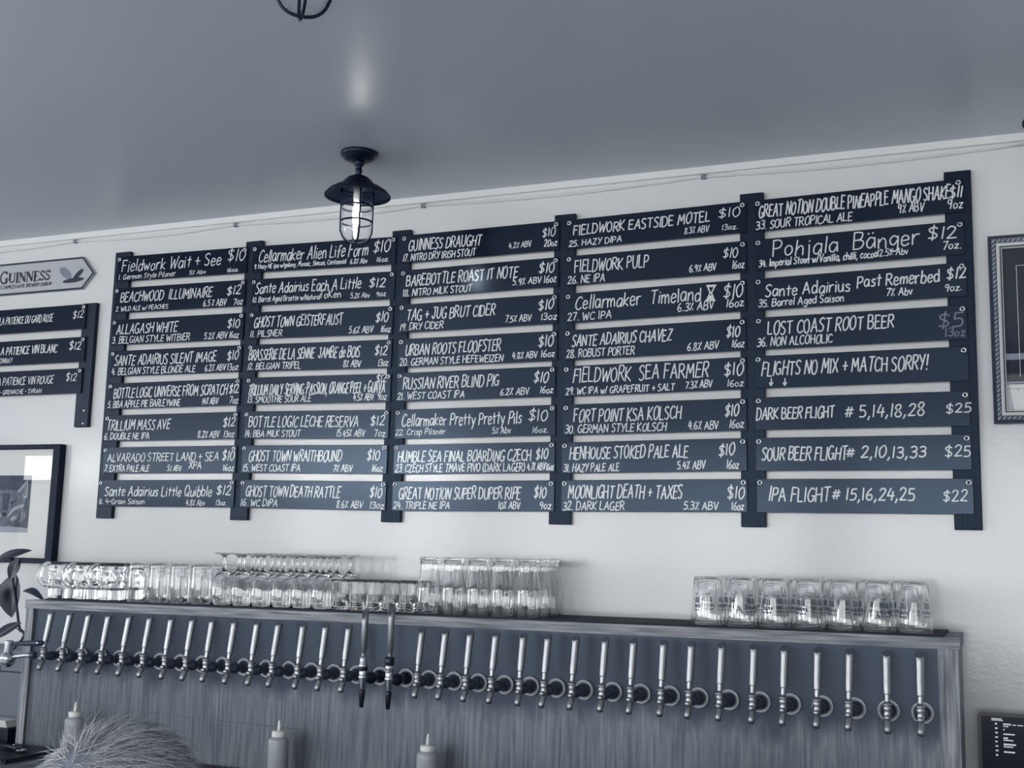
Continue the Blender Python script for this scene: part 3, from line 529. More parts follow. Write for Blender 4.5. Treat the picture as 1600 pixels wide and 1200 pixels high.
# ------------------------------------------------------------------ framed fox print
fx, fz0, fz1 = -.46, -.283, .142
fp = tag(empty('framed_print', (fx, WALL, fz0)), 'black framed fox picture with wide white mat hanging at left edge', 'picture')
hw, hh, fwid = .252, fz1-fz0, .034
f = MB(); f.box(-hw, -hw+fwid, -.03, 0, 0, hh, 0, .003); f.box(hw-fwid, hw, -.03, 0, 0, hh, 0, .003)
f.box(-hw+fwid, hw-fwid, -.03, 0, 0, fwid*.55, 0, .003); f.box(-hw+fwid, hw-fwid, -.03, 0, hh-fwid*.5, hh, 0, .003)
f.build('frame', FRAMEB, fp)
MB().box(-hw+.02, hw-.02, -.012, -.008, .012, hh-.012).build('mat_board', PAPER, fp)
MB().box(-hw+fwid-.002, hw-fwid+.002, -.0185, -.017, .01, hh-.01).build('glass', PICTURE, fp)
FOXD, FOXM, FOXL, FOXB = mat('print_dark', rgb(52, 64, 82), .7), mat('print_mid', rgb(92, 102, 116), .7), mat('print_light', rgb(150, 157, 164), .7), mat('print_black', rgb(28, 38, 56), .7)
noise_color(FOXM, rgb(70, 80, 96), rgb(112, 121, 133), (30, 1, 8), 4, 6); noise_color(FOXD, rgb(44, 56, 74), rgb(60, 72, 90), nscale=20)
fo = MB(); pz = -.175-fz0; pw, ph = .113, .206; y = -.0125
fo.poly([(-pw, y, pz), (pw, y, pz), (pw, y, pz+ph), (-pw, y, pz+ph)], 0)
X0 = 0.0; cz = pz+ph*.52
y -= .0003; fo.poly([(-pw, y, pz), (pw, y, pz), (pw, y, pz+.016), (.0, y, pz+.024), (-pw, y, pz+.014)], 2)          # ground
y -= .0003; fo.poly(blob(X0, pz+.062, .1, .042, 0, 1, y), 1)                                                        # curled body
for s in (-1, 1):
    y -= .0003; fo.poly([(X0+s*.042, y, cz+.034), (X0+s*.098, y, cz+.086), (X0+s*.101, y, cz+.02), (X0+s*.08, y, cz+.008)], 2)
    y -= .0003; fo.poly([(X0+s*.06, y, cz+.034), (X0+s*.093, y, cz+.073), (X0+s*.093, y, cz+.024)], 1)
y -= .0003; fo.poly([(X0+q*.001, y, cz+v*.001) for q, v in ((-94, 8), (-70, 36), (-30, 46), (30, 46), (70, 36), (94, 8), (88, -14), (50, -26), (20, -50), (-20, -50), (-50, -26), (-88, -14))], 1)
for s in (-1, 1):
    y -= .0003; fo.poly([(X0+s*.09, y, cz-.004), (X0+s*.088, y, cz-.018), (X0+s*.05, y, cz-.028), (X0+s*.022, y, cz-.05), (X0+s*.012, y, cz-.053), (X0+s*.03, y, cz-.024), (X0+s*.05, y, cz-.012)], 2)
    y -= .0003; fo.poly([(X0+s*.02, y, cz-.004), (X0+s*.034, y, cz+.006), (X0+s*.05, y, cz+.006), (X0+s*.036, y, cz-.002)], 3)
y -= .0003; fo.poly([(X0-.016, y, cz+.034), (X0+.016, y, cz+.034), (X0+.013, y, cz-.03), (X0-.013, y, cz-.03)], 0)
y -= .0003; fo.poly(blob(X0, cz-.042, .012, .008, 0, 3, y, 12), 3)
y -= .0003; fo.poly(blob(X0+.045, pz+.05, .03, .016, .4, 2, y, 14), 1); y -= .0003; fo.poly(blob(X0+.045, pz+.05, .016, .007, .4, 2, y, 14), 2)
fo.build('fox_print', [FOXD, FOXM, FOXL, FOXB], fp)

# ------------------------------------------------------------------ glazed picture in a carved frame at the right edge
mr = tag(empty('glazed_picture', (2.88, WALL-.004, .153), (R(2.4), 0, 0)), 'dark glazed picture in a carved grey frame at the right edge of the wall', 'picture')
MWd, MHt, fwd = .62, .49, .034
f = MB()
def frame_ring(mb, i0, i1, y0, y1, mi):
    x0, x1, z0, z1 = i0, MWd-i0, i0, MHt-i0; a0, a1, b0, b1 = i1, MWd-i1, i1, MHt-i1
    o = [(x0, z0), (x1, z0), (x1, z1), (x0, z1)]; n = [(a0, b0), (a1, b0), (a1, b1), (a0, b1)]
    for k in range(4):
        p, q, r_, s_ = o[k], o[(k+1) % 4], n[(k+1) % 4], n[k]
        mb.add([(p[0], y0, p[1]), (q[0], y0, q[1]), (r_[0], y1, r_[1]), (s_[0], y1, s_[1])], [(0, 1, 2, 3)], mi)
for (i0, i1, y0, y1, mi) in ((0, 0, 0, -.022, 0), (0, .004, -.022, -.028, 0), (.004, .008, -.028, -.024, 0), (.008, .02, -.024, -.022, 0), (.02, .023, -.022, -.026, 1), (.023, .028, -.026, -.022, 1), (.028, .031, -.022, -.02, 0), (.031, .034, -.02, -.014, 1), (.034, .034, -.014, 0, 0)):
    frame_ring(f, i0, i1, y0, y1, mi)
f.build('frame', [CARVED, TRIMW], mr)
bd = MB()
def bead(x, z, a):
    c, s = math.cos(a), math.sin(a); v = []
    for k in range(3):
        for j in range(6):
            t = 2*PI*j/6; r_ = (.35, 1, .35)[k]
            u, q = (-.0065, 0, .0065)[k], .0034*r_*math.cos(t)
            v.append((x+u*c-q*s, -.0235-.005*r_*math.sin(t), z+u*s+q*c))
    bd.add(v, [(i*6+j, i*6+(j+1) % 6, (i+1)*6+(j+1) % 6, (i+1)*6+j) for i in range(2) for j in range(6)], 0, True)
for k in range(40):
    t = .014+(MHt-.028)*k/39
    bead(.014, t, .9); bead(MWd-.014, t, .9)
for k in range(50):
    t = .014+(MWd-.028)*k/49
    bead(t, .014, .7); bead(t, MHt-.014, .7)
bd.build('rope_carving', BEADM, mr)
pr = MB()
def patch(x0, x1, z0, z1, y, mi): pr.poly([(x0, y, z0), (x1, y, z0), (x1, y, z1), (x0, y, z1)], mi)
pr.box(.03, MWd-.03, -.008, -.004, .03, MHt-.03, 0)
patch(.031, MWd-.031, .165, .181, -.0082, 1); patch(.031, MWd-.031, .103, .108, -.0082, 1)  # grey bands and white lower field, drawn flat on the dark sheet
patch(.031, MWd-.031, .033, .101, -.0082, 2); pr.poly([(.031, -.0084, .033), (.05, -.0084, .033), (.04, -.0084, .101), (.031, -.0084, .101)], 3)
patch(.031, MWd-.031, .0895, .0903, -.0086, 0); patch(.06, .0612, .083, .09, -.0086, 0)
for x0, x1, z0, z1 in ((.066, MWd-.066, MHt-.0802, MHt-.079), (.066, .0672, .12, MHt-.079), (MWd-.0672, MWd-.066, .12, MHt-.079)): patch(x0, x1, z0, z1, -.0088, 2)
pr.build('picture_sheet', [SCREENP, DULLS, PAPER, SIGNW], mr)
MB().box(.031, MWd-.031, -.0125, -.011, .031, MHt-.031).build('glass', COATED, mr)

# ------------------------------------------------------------------ ceiling lamps: caged jar under a flared shade
def make_lamp(x, y, label, lit=True):
    t = tag(empty('ceiling_lamp', (x, y, CEIL)), label, 'ceiling lamp', 'caged jar lamps on the ceiling')
    MB().lathe([(0, 0), (.054, 0), (.055, -.006), (.053, -.012), (.046, -.014), (.044, -.02), (.03, -.024), (.016, -.025), (0, -.025)], 32).build('canopy', IRON, t)
    MB().lathe([(0, -.02), (.017, -.022), (.015, -.036), (.012, -.04), (.008, -.044), (.0095, -.049), (.0105, -.054), (.0095, -.06), (.008, -.064), (.009, -.068), (0, -.07)], 20).build('stem', IRON, t)
    MB().lathe([(.0, -.066), (.012, -.067), (.03, -.075), (.043, -.088), (.046, -.094), (.05, -.098), (.068, -.105), (.085, -.116), (.095, -.128), (.095, -.131), (.084, -.121), (.066, -.111), (.05, -.105), (.044, -.105), (.04, -.098), (.02, -.085), (0, -.082)], 48).build('shade', IRON, t)
    MB().lathe([(.0425, -.108), (.0425, -.222), (.040, -.238), (.033, -.253), (.02, -.263), (.006, -.2665), (0, -.267)], 36).build('glass_jar', PANE, t)
    g = MB()
    for k in range(4):
        a = R(-49)+k*PI/2; c, s = math.cos(a), math.sin(a)
        g.tube(smooth([(c*r_, s*r_, z) for r_, z in ((.0455, -.11), (.0455, -.222), (.043, -.24), (.035, -.256), (.021, -.267), (.003, -.271))], 5), .003, 10)
    for z in (-.11, -.163, -.207): g.torus(.0455, .0027, (0, 0, z), 'z', 32, 6)
    g.build('cage', IRON, t)
    MB().lathe([(0, -.1), (.012, -.1), (.012, -.138), (.009, -.15), (0, -.15)], 20).build('socket', PLAST, t)
    MB().lathe([(0, -.15), (.007, -.152), (.0105, -.163), (.0115, -.18), (.0112, -.2), (.0095, -.211), (.005, -.217), (0, -.218)], 20).build('bulb', BULBM if lit else PLAST, t)
    return t
make_lamp(1.213, -.417, 'black caged ceiling lamp hanging in front of the menu boards')
make_lamp(1.854, -1.695, 'black caged ceiling lamp nearest the camera, its cage tip at the top edge', False)
make_lamp(3.058, -.417, 'black caged ceiling lamp at the right edge, only its shade rim showing')

# ------------------------------------------------------------------ tap wall: wooden box clad with metal
CT = -.86                                  # top of the back counter
def sz(x): return -.3955+.006*x            # the shelf rises slightly to the right
SX0, SX1, SY = -.07, 2.79, -.25
tw = tag(empty('tap_wall', (0, 0, CT)), 'long wooden draft box with metal front and rows of taps', 'tap wall')
def slab(mb, x0, x1, y0, y1, dz0, dz1):
    a, b = sz(x0)-CT, sz(x1)-CT
    vs = [(x0, y0, a+dz0), (x1, y0, b+dz0), (x1, y1, b+dz0), (x0, y1, a+dz0), (x0, y0, a+dz1), (x1, y0, b+dz1), (x1, y1, b+dz1), (x0, y1, a+dz1)]
    return mb.add(vs, [(0, 3, 2, 1), (4, 5, 6, 7), (0, 1, 5, 4), (1, 2, 6, 5), (2, 3, 7, 6), (3, 0, 4, 7)])
slab(MB(), SX0, SX1, SY, WALL-.001, -.027, 0).build('shelf_board', WOOD, tw)
MB().box(SX0+.004, SX0+.034, SY+.002, WALL-.002, 0, sz(SX0)-.0272-CT).build('side_trim', WOODV, tw)
MB().box(SX1-.05, SX1-.004, SY+.002, WALL-.002, 0, sz(SX1)-.0275-CT).build('side_trim', WOODV, tw)
m = MB(); a, b = SX0+.034, SX1-.0502
m.add([(a, SY+.01, 0), (b, SY+.01, 0), (b, SY+.01, sz(b)-.0272-CT), (a, SY+.01, sz(a)-.0272-CT), (a, SY+.02, 0), (b, SY+.02, 0), (b, SY+.02, sz(b)-.0272-CT), (a, SY+.02, sz(a)-.0272-CT)], [(0, 1, 2, 3), (7, 6, 5, 4), (0, 4, 5, 1), (3, 2, 6, 7), (0, 3, 7, 4), (1, 5, 6, 2)])
m.build('metal_front', PANEL, tw)
sm = MB()
sm.tube([(.19, SY+.0096, -.705-CT), (.6, SY+.0096, -.722-CT), (1.0, SY+.0096, -.726-CT)], .0007, 4); sm.build('scratch', DULLS, tw)
# rubber bar mat along the shelf
m = MB(); slab(m, .0, 2.755, SY+.012, WALL-.006, .0003, .0055)
m2 = m.build('bar_mat', RUBBER, None, (0, 0, CT)); tag(m2, 'black rubber mat along the shelf under the glasses', 'bar mat')
mu = MB(); mu.tube([(2.70, SY+.03, .011), (2.735, SY+.03, .013), (2.765, SY+.032, .009), (2.778, SY+.034, .004)], [.004, .006, .005, .002], 8, flat=2.4)

# ------------------------------------------------------------------ back counter
bc = tag(empty('back_counter', (1.3, -.1, FLOOR)), 'grey counter below the tap wall', 'counter')
MB().box(-2.0, 1.49, -.62, .118, CT-FLOOR-.04, CT-FLOOR-.0005, 0, .003).build('worktop', DULLS, bc)
MB().box(-1.95, 1.45, -.56, .11, 0, CT-FLOOR-.0405).build('body', DARKW, bc)

# ------------------------------------------------------------------ the taps
SP = [.0955, .175, .253, .327, .408, .485, .562, .642, .716, .794, .873, .952, 1.028, 1.104, 1.179, 1.255, 1.337, 1.409, 1.485, 1.559, 1.637, 1.711, 1.786, 1.863, 1.942, 2.018, 2.095, 2.169, 2.246, 2.324, 2.398, 2.474, 2.551, 2.627, 2.703]
TZ = -.558; TY = SY+.01          # shank height, panel face
def make_tap():
    """origin on the panel face at the middle of the flange; the faucet stands out towards -y"""
    t = empty('beer_tap')
    MB().lathe([(.0, -.001), (.0258, -.001), (.0265, -.004), (.025, -.0075), (.022, -.008), (.0195, -.006), (.0185, -.003), (0, -.003)], 28, 0, (0, 0, 0), 'y').build('flange', FLANGE, t)
    s = MB().lathe([(0, -.003), (.017, -.003), (.017, -.012), (.0125, -.014), (.012, -.04), (.0135, -.042), (.0145, -.046), (.0145, -.06), (.0125, -.064), (.009, -.066), (.0088, -.08), (0, -.08)], 20, 0, (0, 0, 0), 'y')
    s.build('shank', DARKM, t)
    fb = MB().lathe([(0, -.018), (.0075, -.016), (.0085, -.008), (.0085, .004), (.0075, .0075), (.0095, .0105), (.0098, .0155), (.0078, .0185), (.0078, .0195), (.0112, .0205), (.0112, .024), (.0075, .0255), (.006, .03), (0, .03)], 18, 0, (0, -.085, 0)).build('faucet_body', BRUSHED, t)
    MB().lathe([(0, -.0165), (.0055, -.0155), (.0068, -.012), (.0068, 0), (0, 0)], 14, 0, (0, -.085, -.006), 'y').build('knob', BRUSHED, fb)
    sp = MB().tube([(0, -.083, -.008), (0, -.088, -.018), (0, -.094, -.025), (0, -.0975, -.031), (0, -.0985, -.04)], [.007, .0075, .0078, .0078, .0082], 14)
    so = sp.build('spout', BRUSHED, t)
    MB().lathe([(0, -.0008), (.0064, -.0008), (.0064, 0), (0, 0)], 12, 0, (0, -.0986, -.0404)).build('spout_mouth', BLACKH, so)
    # handle leans back towards the panel
    b0 = Vector((0, -.085, .026)); b1 = Vector((0, -.062, .146)); ax = (b1-b0).normalized(); Lh = (b1-b0).length
    rot = Vector((0, 0, 1)).rotation_difference(ax).to_matrix()
    h = MB(); seg = 20; prof = [(.0058, 0), (.006, .003), (.0064, .0185), (.0065, .019), (.0083, .0195), (.0086, .0205), (.0092, .04), (.0095, Lh-.03), (.0102, Lh-.018), (.0108, Lh)]
    vs = []
    for r_, z in prof:
        for k in range(seg):
            a = 2*PI*k/seg; p = Vector((r_*math.cos(a), r_*math.sin(a), z))
            lim = Lh-.0005-max(0, (.0108-p.y)/.0216)*.017      # the tip is cut at a slant facing forward
            if p.z > lim: p.z = lim
            vs.append(tuple(b0+rot @ p))
    fs = []; mi = []
    for i in range(len(prof)-1):
        for k in range(seg):
            k2 = (k+1) % seg; fs.append((i*seg+k, i*seg+k2, (i+1)*seg+k2, (i+1)*seg+k))
    h.add(vs, fs, 0, True); h.add([vs[k] for k in range(seg)], [tuple(reversed(range(seg)))], 0)
    h.add([vs[(len(prof)-1)*seg+k] for k in range(seg)], [tuple(range(seg))], 1)
    h.build('handle', [BRUSHED, DULLS], t)
    return t
def make_stout_tap(variant):
    t = empty('beer_tap')
    MB().lathe([(.0, -.001), (.0258, -.001), (.0265, -.004), (.025, -.0075), (.022, -.008), (.0195, -.006), (.0185, -.003), (0, -.003)], 28, 0, (0, 0, 0), 'y').build('flange', FLANGE, t)
    MB().lathe([(0, -.003), (.017, -.003), (.017, -.012), (.0135, -.014), (.0135, -.05), (.016, -.052), (.016, -.062), (.009, -.066), (.009, -.1), (0, -.1)], 20, 0, (0, 0, 0), 'y').build('shank', BLACKP, t)
    y = -.105
    fb = MB().lathe([(0, -.028), (.008, -.028), (.0105, -.024), (.0105, .0), (.0125, .004), (.0125, .008), (.0105, .011), (.0105, .03), (.0125, .034), (.0125, .038), (.010, .042), (.0098, .056), (.007, .064), (0, .064)], 20, 0, (0, y, 0)).build('faucet_body', CHROME, t)
    MB().lathe([(.0108, .012), (.0135, .014), (.0135, .022), (.0108, .024)] if not variant else [(.0105, .042), (.0128, .044), (.0128, .062), (.0105, .064)], 20, 0, (0, y, .012 if not variant else 0)).build('black_collar', BLACKP, fb)
    MB().lathe([(0, -.024), (.0085, -.026), (.0088, -.034), (.0055, -.074), (.0035, -.075), (0, -.072)], 16, 0, (0, y, 0)).build('nozzle', BLACKP, t)
    h = MB(); seg = 20; z0, z1 = (.062, .188) if not variant else (.066, .199); ck = .0003
    prof = [(.005, z0), (.0058, z0+.004), (.006, z0+.012), (.0085, z0+.014), (.0092, z1-.03), (.0102, z1-.014), (.0104, z1)]; vs = []
    for r_, z in prof:
        for k in range(seg):
            a = 2*PI*k/seg; px_, py_ = r_*math.cos(a), r_*math.sin(a); lim = z1-max(0, (.0104-py_)/.0208)*.015
            vs.append((px_, y+py_+(z-z0)*.01, min(z, lim)))
    h.add(vs, [(i*seg+k, i*seg+(k+1) % seg, (i+1)*seg+(k+1) % seg, (i+1)*seg+k) for i in range(len(prof)-1) for k in range(seg)], 0, True)
    h.add(vs[:seg], [tuple(reversed(range(seg)))], 0); h.add(vs[-seg:], [tuple(range(seg))], 1)
    h.build('handle', [BRUSHED, DULLS], t)
    return t
tap0 = make_tap()
for i, x in enumerate(SP):
    loc = (x, TY, TZ-.0055+.003*x)
    if i in (15, 16):
        t = make_stout_tap(i-15)
        tag(t, ['left of the two chrome stout taps with black tapered nozzles', 'right of the two chrome stout taps, its taller handle reaching above the shelf'][i-15], 'beer tap', 'beer taps along the metal panel')
    else:
        t = tap0 if i == 0 else copy_tree(tap0)
        if i == 34: lab = 'steel beer tap at the right end of the row'
        elif i == 0: lab = 'steel beer tap at the left end of the row'
        elif i < 15: lab = 'steel beer tap, %s from the left end of the row' % ordinal(i)
        elif i == 17: lab = 'steel beer tap just right of the two chrome stout taps'
        else: lab = 'steel beer tap, %s from the right end of the row' % ordinal(34-i)
        tag(t, lab, 'beer tap', 'beer taps along the metal panel')
    t.location = loc
    if i not in (15, 16): t.rotation_euler = (0, 0, R(random.uniform(-4, 4)))

# ------------------------------------------------------------------ glassware on the shelf (upside down on the mat, unless noted)
def glass_profile(outer, wall=.0022, base=.008):
    """outer: (radius, height) from the rim at the mat up to the closed end; returns a closed double-walled outline"""
    top = outer[-1][1]
    inner = [(max(r_-wall, .001), z) for r_, z in outer if z < top-base]
    zi = top-base; k = [r_ for r_, z in outer if z <= zi][-1]
    return [(0, top)]+[(r_, z) for r_, z in reversed(outer)]+inner+[(max(k-wall-.002, .001), zi), (0, zi)]
def make_mug():
    def mod(a, h, r_):
        if not .042 < h < .121 or r_ < .036: return 1
        d = 0
        for zc, off, rz in ((.064, 0, .013), (.094, .5, .014), (.118, 0, .008)):
            u = ((a/(2*PI)*9+off) % 1)-.5; d = max(d, math.exp(-((u/.27)**2+((h-zc)/rz)**2)))
        return 1.07-.11*d
    outer = [(.0425, 0)]+[(.0428, z*.001) for z in (2, 15, 30, 36)]+[(.0405, .04)]+[(.0425, z*.001) for z in range(44, 112, 4)]+[(.041, .114), (.038, .118), (.032, .1195)]
    t = empty('beer_mug')
    prof = glass_profile(outer, .004, .008)
    n_out = len(outer)+1
    m = MB(); m.lathe(prof[:n_out], 54, 0, mod=mod); o = len(m.v)
    m2 = MB(); m.lathe([prof[n_out-1]]+prof[n_out:], 54, 0)
    m.build('bowl', GLASS, t)
    hd = MB().tube(smooth([(-.038, 0, .046), (-.056, 0, .044), (-.07, 0, .058), (-.073, 0, .08), (-.066, 0, .102), (-.05, 0, .112), (-.037, 0, .108)], 4), .0062, 12, flat=1.25)
    hd.build('handle', GLASS, t)
    return t
def simple_glass(name, outer, wall=.002, base=.008, seg=32, mod=None):
    t = empty(name)
    MB().lathe(glass_profile(outer, wall, base), seg, 0, mod=mod).build('bowl', GLASS, t)
    return t
def make_straight(): return simple_glass('straight_glass', [(.0335, 0), (.0338, .001), (.0338, .06), (.0335, .11), (.0328, .119), (.030, .1215), (.02, .122)], .0013, .006)
def make_tumbler():
    t = simple_glass('tumbler', [(.0405, 0), (.041, .001), (.0385, .03), (.035, .07), (.031, .112), (.03, .1185), (.028, .1205), (.02, .121)], .0014, .005)
    rr = random.Random(3)
    for a0 in (0, PI):
        ink = MB()
        def mark(a, z, w, h):
            n = 3; vs = []
            for k in range(n+1):
                aa = a+(k/n-.5)*w
                for zz in (z, z+h):
                    r_ = .0412-.0098*(zz/.118); vs.append((r_*math.sin(aa), -r_*math.cos(aa), zz))
            ink.add(vs, [(2*k, 2*k+2, 2*k+3, 2*k+1) for k in range(n)])
        for row, (z, h, n) in enumerate(((.075, .004, 2), (.055, .014, 4), (.042, .008, 6), (.034, .004, 5))):
            for k in range(n):
                mark(a0+(k-(n-1)/2)*.17, z+rr.uniform(-.001, .001), .1, h); mark(a0+(k-(n-1)/2)*.17+.05, z, .025, h*.6)
        ink.build('printed_mark', INK, t)
    return t
def make_tulip():
    t = empty('tulip_glass')
    prof = [(.0315, 0), (.0318, .001), (.0335, .02), (.0345, .045), (.032, .07), (.025, .088), (.014, .1), (.0065, .106), (.0048, .114), (.0045, .14), (.006, .147), (.013, .152), (.027, .1555), (.0295, .157), (.0295, .1585), (0, .1585)]
    inn = [(0, .099), (.013, .095), (.0235, .086), (.0303, .069), (.0327, .045), (.0317, .02), (.0300, .001), (.0315, 0)]
    MB().lathe(inn[:-1]+prof, 28, 0).build('bowl', GLASS, t)
    return t
def make_facet():
    """upright, with a thick base and vertical flutes"""
    t = empty('tasting_glass')
    def mod(a, h, r_): return 1+.014*math.cos(24*a) if .017 < h < .08 and r_ > .0232 else 1
    prof = [(0, 0), (.022, 0), (.0245, .002), (.0245, .012), (.024, .016), (.0245, .05), (.0255, .078), (.026, .0865), (.0255, .087), (.025, .0865), (.0245, .078), (.0235, .05), (.0228, .016), (.0205, .0115), (0, .0115)]
    MB().lathe(prof, 144, 0, mod=mod).build('bowl', GLASS, t)
    return t
def make_tall(): return simple_glass('pint_glass', [(.0335, 0), (.034, .001), (.0352, .03), (.0355, .05), (.034, .075), (.030, .1), (.027, .12), (.0265, .135), (.0285, .15), (.0295, .154), (.029, .157), (.02, .1575)], .0014, .007, 36)
GZ = .0063
def put(src, used, x, y, lab, cat, grp, ang=None):
    o = src if not used else copy_tree(src)
    o.location = (x, y, sz(x)+GZ); o.rotation_euler = (0, R(-.34), random.uniform(-PI, PI) if ang is None else ang)
    return tag(o, lab, cat, grp)
def field(make, xs, ys, noun, cat, grp, stagger=0.0, skip=(), ang=None, rows=('front', 'middle', 'back')):
    src = make(); used = False; n = len(xs)
    for r_, y in enumerate(ys):
        for k, x in enumerate(xs):
            if (r_, k) in skip: continue
            if n > 1:
                where = 'leftmost' if k == 0 else 'rightmost' if k == n-1 else ('%s from left' % ordinal(k))
            else: where = 'only one'
            rw = rows[r_] if len(ys) == 3 else ('front', 'back')[r_]
            put(src, used, x+stagger*r_, y, '%s, %s in the %s row of its group' % (noun, where, rw), cat, grp, ang(r_, k) if ang else None); used = True
field(make_mug, [.021, .128, .227], [-.188, -.094], 'dimpled glass beer mug upside down', 'beer mug', 'dimpled mugs at the left end of the shelf', ang=lambda r_, k: R(36+5*k+3*r_))
field(make_straight, [.343, .426, .508, .588], [-.2, -.12, -.04], 'straight beer glass upside down', 'glass', 'straight glasses beside the mugs', stagger=-.008)
field(make_tulip, [.666, .738, .810, .882, .953, 1.024], [-.198, -.122, -.046], 'stemmed tulip glass upside down', 'stemmed glass', 'stemmed tulip glasses', stagger=.0)
field(make_facet, [1.085, 1.142, 1.197, 1.252, 1.306], [-.2, -.14, -.08], 'short fluted tasting glass', 'glass', 'short fluted tasting glasses')
field(make_tall, [1.375, 1.452, 1.528, 1.604, 1.680], [-.198, -.118, -.038], 'tall curved beer glass upside down', 'glass', 'tall curved glasses right of the middle')
field(make_tumbler, [2.183, 2.268, 2.353, 2.438, 2.522, 2.606, 2.690], [-.19, -.10], 'printed glass tumbler upside down', 'tumbler', 'printed tumblers at the right end of the shelf', stagger=-.03, ang=lambda r_, k: random.choice((-.5, .4, .9, -.9, .1)))

# ------------------------------------------------------------------ squeeze bottles on the counter
def make_bottle():
    t = empty('squeeze_bottle')
    MB().lathe([(0, 0), (.026, 0), (.029, .003), (.029, .108), (.0285, .114), (.026, .118), (.019, .121), (.018, .122), (0, .122)], 32).build('body', BOTTLE, t)
    MB().lathe([(0, .002), (.0275, .003), (.0275, .098), (0, .098)], 28).build('filling', LIQUID, t)
    c = MB().lathe([(0, .1225), (.0195, .1225), (.0202, .124), (.0202, .135), (.0195, .137), (.008, .138), (0, .138)], 28).build('cap', PLAST, t)
    MB().lathe([(0, .138), (.0058, .138), (.0048, .15), (.003, .165), (.0022, .167), (0, .167)], 16).build('nozzle', PLAST, c)
    return t
b0 = make_bottle()
for k, (x, lab) in enumerate(((.2325, 'clear squeeze bottle with white cap behind the grey-haired person'), (.975, 'clear squeeze bottle with white cap left of the stout taps'), (1.447, 'clear squeeze bottle with white cap, furthest right of the three'))):
    o = b0 if k == 0 else copy_tree(b0)
    o.location = (x, -.315, CT-.0003 + [-.003, .001, .001][k]*0); tag(o, lab, 'squeeze bottle', 'squeeze bottles on the counter')

# ------------------------------------------------------------------ rubber drip mats, opener, box and towels at the left
def drip_mat(x0, x1, y0, y1, label):
    t = tag(empty('drip_mat', ((x0+x1)/2, (y0+y1)/2, CT)), label, 'drip mat', 'rubber mats on the counter')
    hx, hy = (x1-x0)/2, (y1-y0)/2
    MB().box(-hx, hx, -hy, hy, 0, .006, 0, .002).build('base', RUBBER, t)
    g = MB(); n = int((x1-x0)/.014)
    for k in range(n):
        x = -hx+.007+k*.014; g.box(x-.003, x+.003, -hy+.006, hy-.006, .006, .012)
    for k in range(int((y1-y0)/.03)):
        y = -hy+.015+k*.03; g.box(-hx+.005, hx-.005, y-.0025, y+.0025, .006, .010)
    g.build('ribs', BLACKP, t)
    return t
drip_mat(-.27, .15, -.5, SY-.004, 'black ribbed rubber mat on the counter at bottom left')
drip_mat(.56, .9, -.5, SY-.004, 'black ribbed rubber mat between the left and middle squeeze bottles')
op = tag(empty('bottle_opener', (.02, -.36, CT+.0125)), 'dark metal opener lying on the left rubber mat', 'opener')
MB().tube([(-.075, -.01, .006), (-.05, .005, .007), (-.01, .008, .008), (.03, .0, .007), (.05, -.006, .006)], [.003, .006, .007, .006, .004], 10, flat=.7).build('handle', BLACKP, op)
MB().torus(.012, .0028, (.06, -.008, .004), 'z', 20, 8).build('ring', CHROME, op)
MB().lathe([(0, .004), (.004, .003), (.0045, 0), (0, 0)], 10, 0, (.02, .002, .014)).build('rivet', CHROME, op)

cabn = tag(empty('steel_cabinet', (-.35, -.06, CT)), 'grey steel cooler standing left of the tap wall', 'cooler')
MB().box(-.25, .265, -.08, .078, .046, .215, 0, .003).build('body', COOLER, cabn)
MB().box(-.25, .265, -.082, .078, .2165, .29, 0, .003).build('lid', COOLER, cabn)
MB().box(-.25, .262, -.08, .078, 0, .0445, 0, .003).build('base', COOLER, cabn)
bx = MB().box(-.1, .1, -.035, .035, 0, .05, 0, .003).build('box', BLACKP, None, (-.215, -.2, CT+.0)); tag(bx, 'small black box left of the wooden side of the draft box', 'box')
tl = MB(); 
for k in range(4): tl.box(-.09+k*.002, .09-k*.003, -.03, .03, k*.0055, k*.0055+.0052, 0, .0018)
tlo = tl.build('folded_towel', PAPER, None, (-.215, -.2, CT+.0503)); tag(tlo, 'white folded towel on top of the small black box', 'towel')

# ------------------------------------------------------------------ chrome wine tap in front of the left end
ct = tag(empty('tap_column', (.055, -.45, CT)), 'chrome tap column with grey paddle handle at the left edge', 'tap column')
Z = -CT
MB().lathe([(0, 0), (.03, 0), (.03, .006), (.013, .01), (.0125, Z-.585), (0, Z-.585)], 20, 0, (-.02, 0, 0)).build('column', CHROME, ct)
MB().lathe([(0, -.026), (.012, -.024), (.0215, -.014), (.024, 0), (.0215, .012), (.014, .018), (.0125, .02), (.0125, .052), (.0115, .054), (0, .054)], 24, 0, (.022, -.0, Z-.562)).build('valve', CHROME, ct)
MB().tube([(-.045, 0, Z-.566), (.0, 0, Z-.563)], [.016, .016], 16).build('coupling', CHROME, ct)
MB().tube([(.03, .0, Z-.557), (.06, .004, Z-.553), (.085, .01, Z-.549), (.105, .014, Z-.55)], [.009, .0075, .007, .009], 14).build('arm', CHROME, ct)
MB().tube([(.1, .012, Z-.548), (.116, .014, Z-.548)], [.011, .011], 14).build('end_nut', DARKM, ct)
MB().tube([(.03, 0, Z-.517), (.05, .004, Z-.516), (.085, .01, Z-.514), (.125, .016, Z-.511), (.14, .018, Z-.511)], [.004, .0065, .0085, .0095, .006], 14).build('paddle_handle', LEAFL, ct)
MB().lathe([(0, 0), (.0045, 0), (.0045, .003), (0, .003)], 10, 0, (.128, .004, Z-.511), 'y').build('handle_rivet', CHROME, ct)

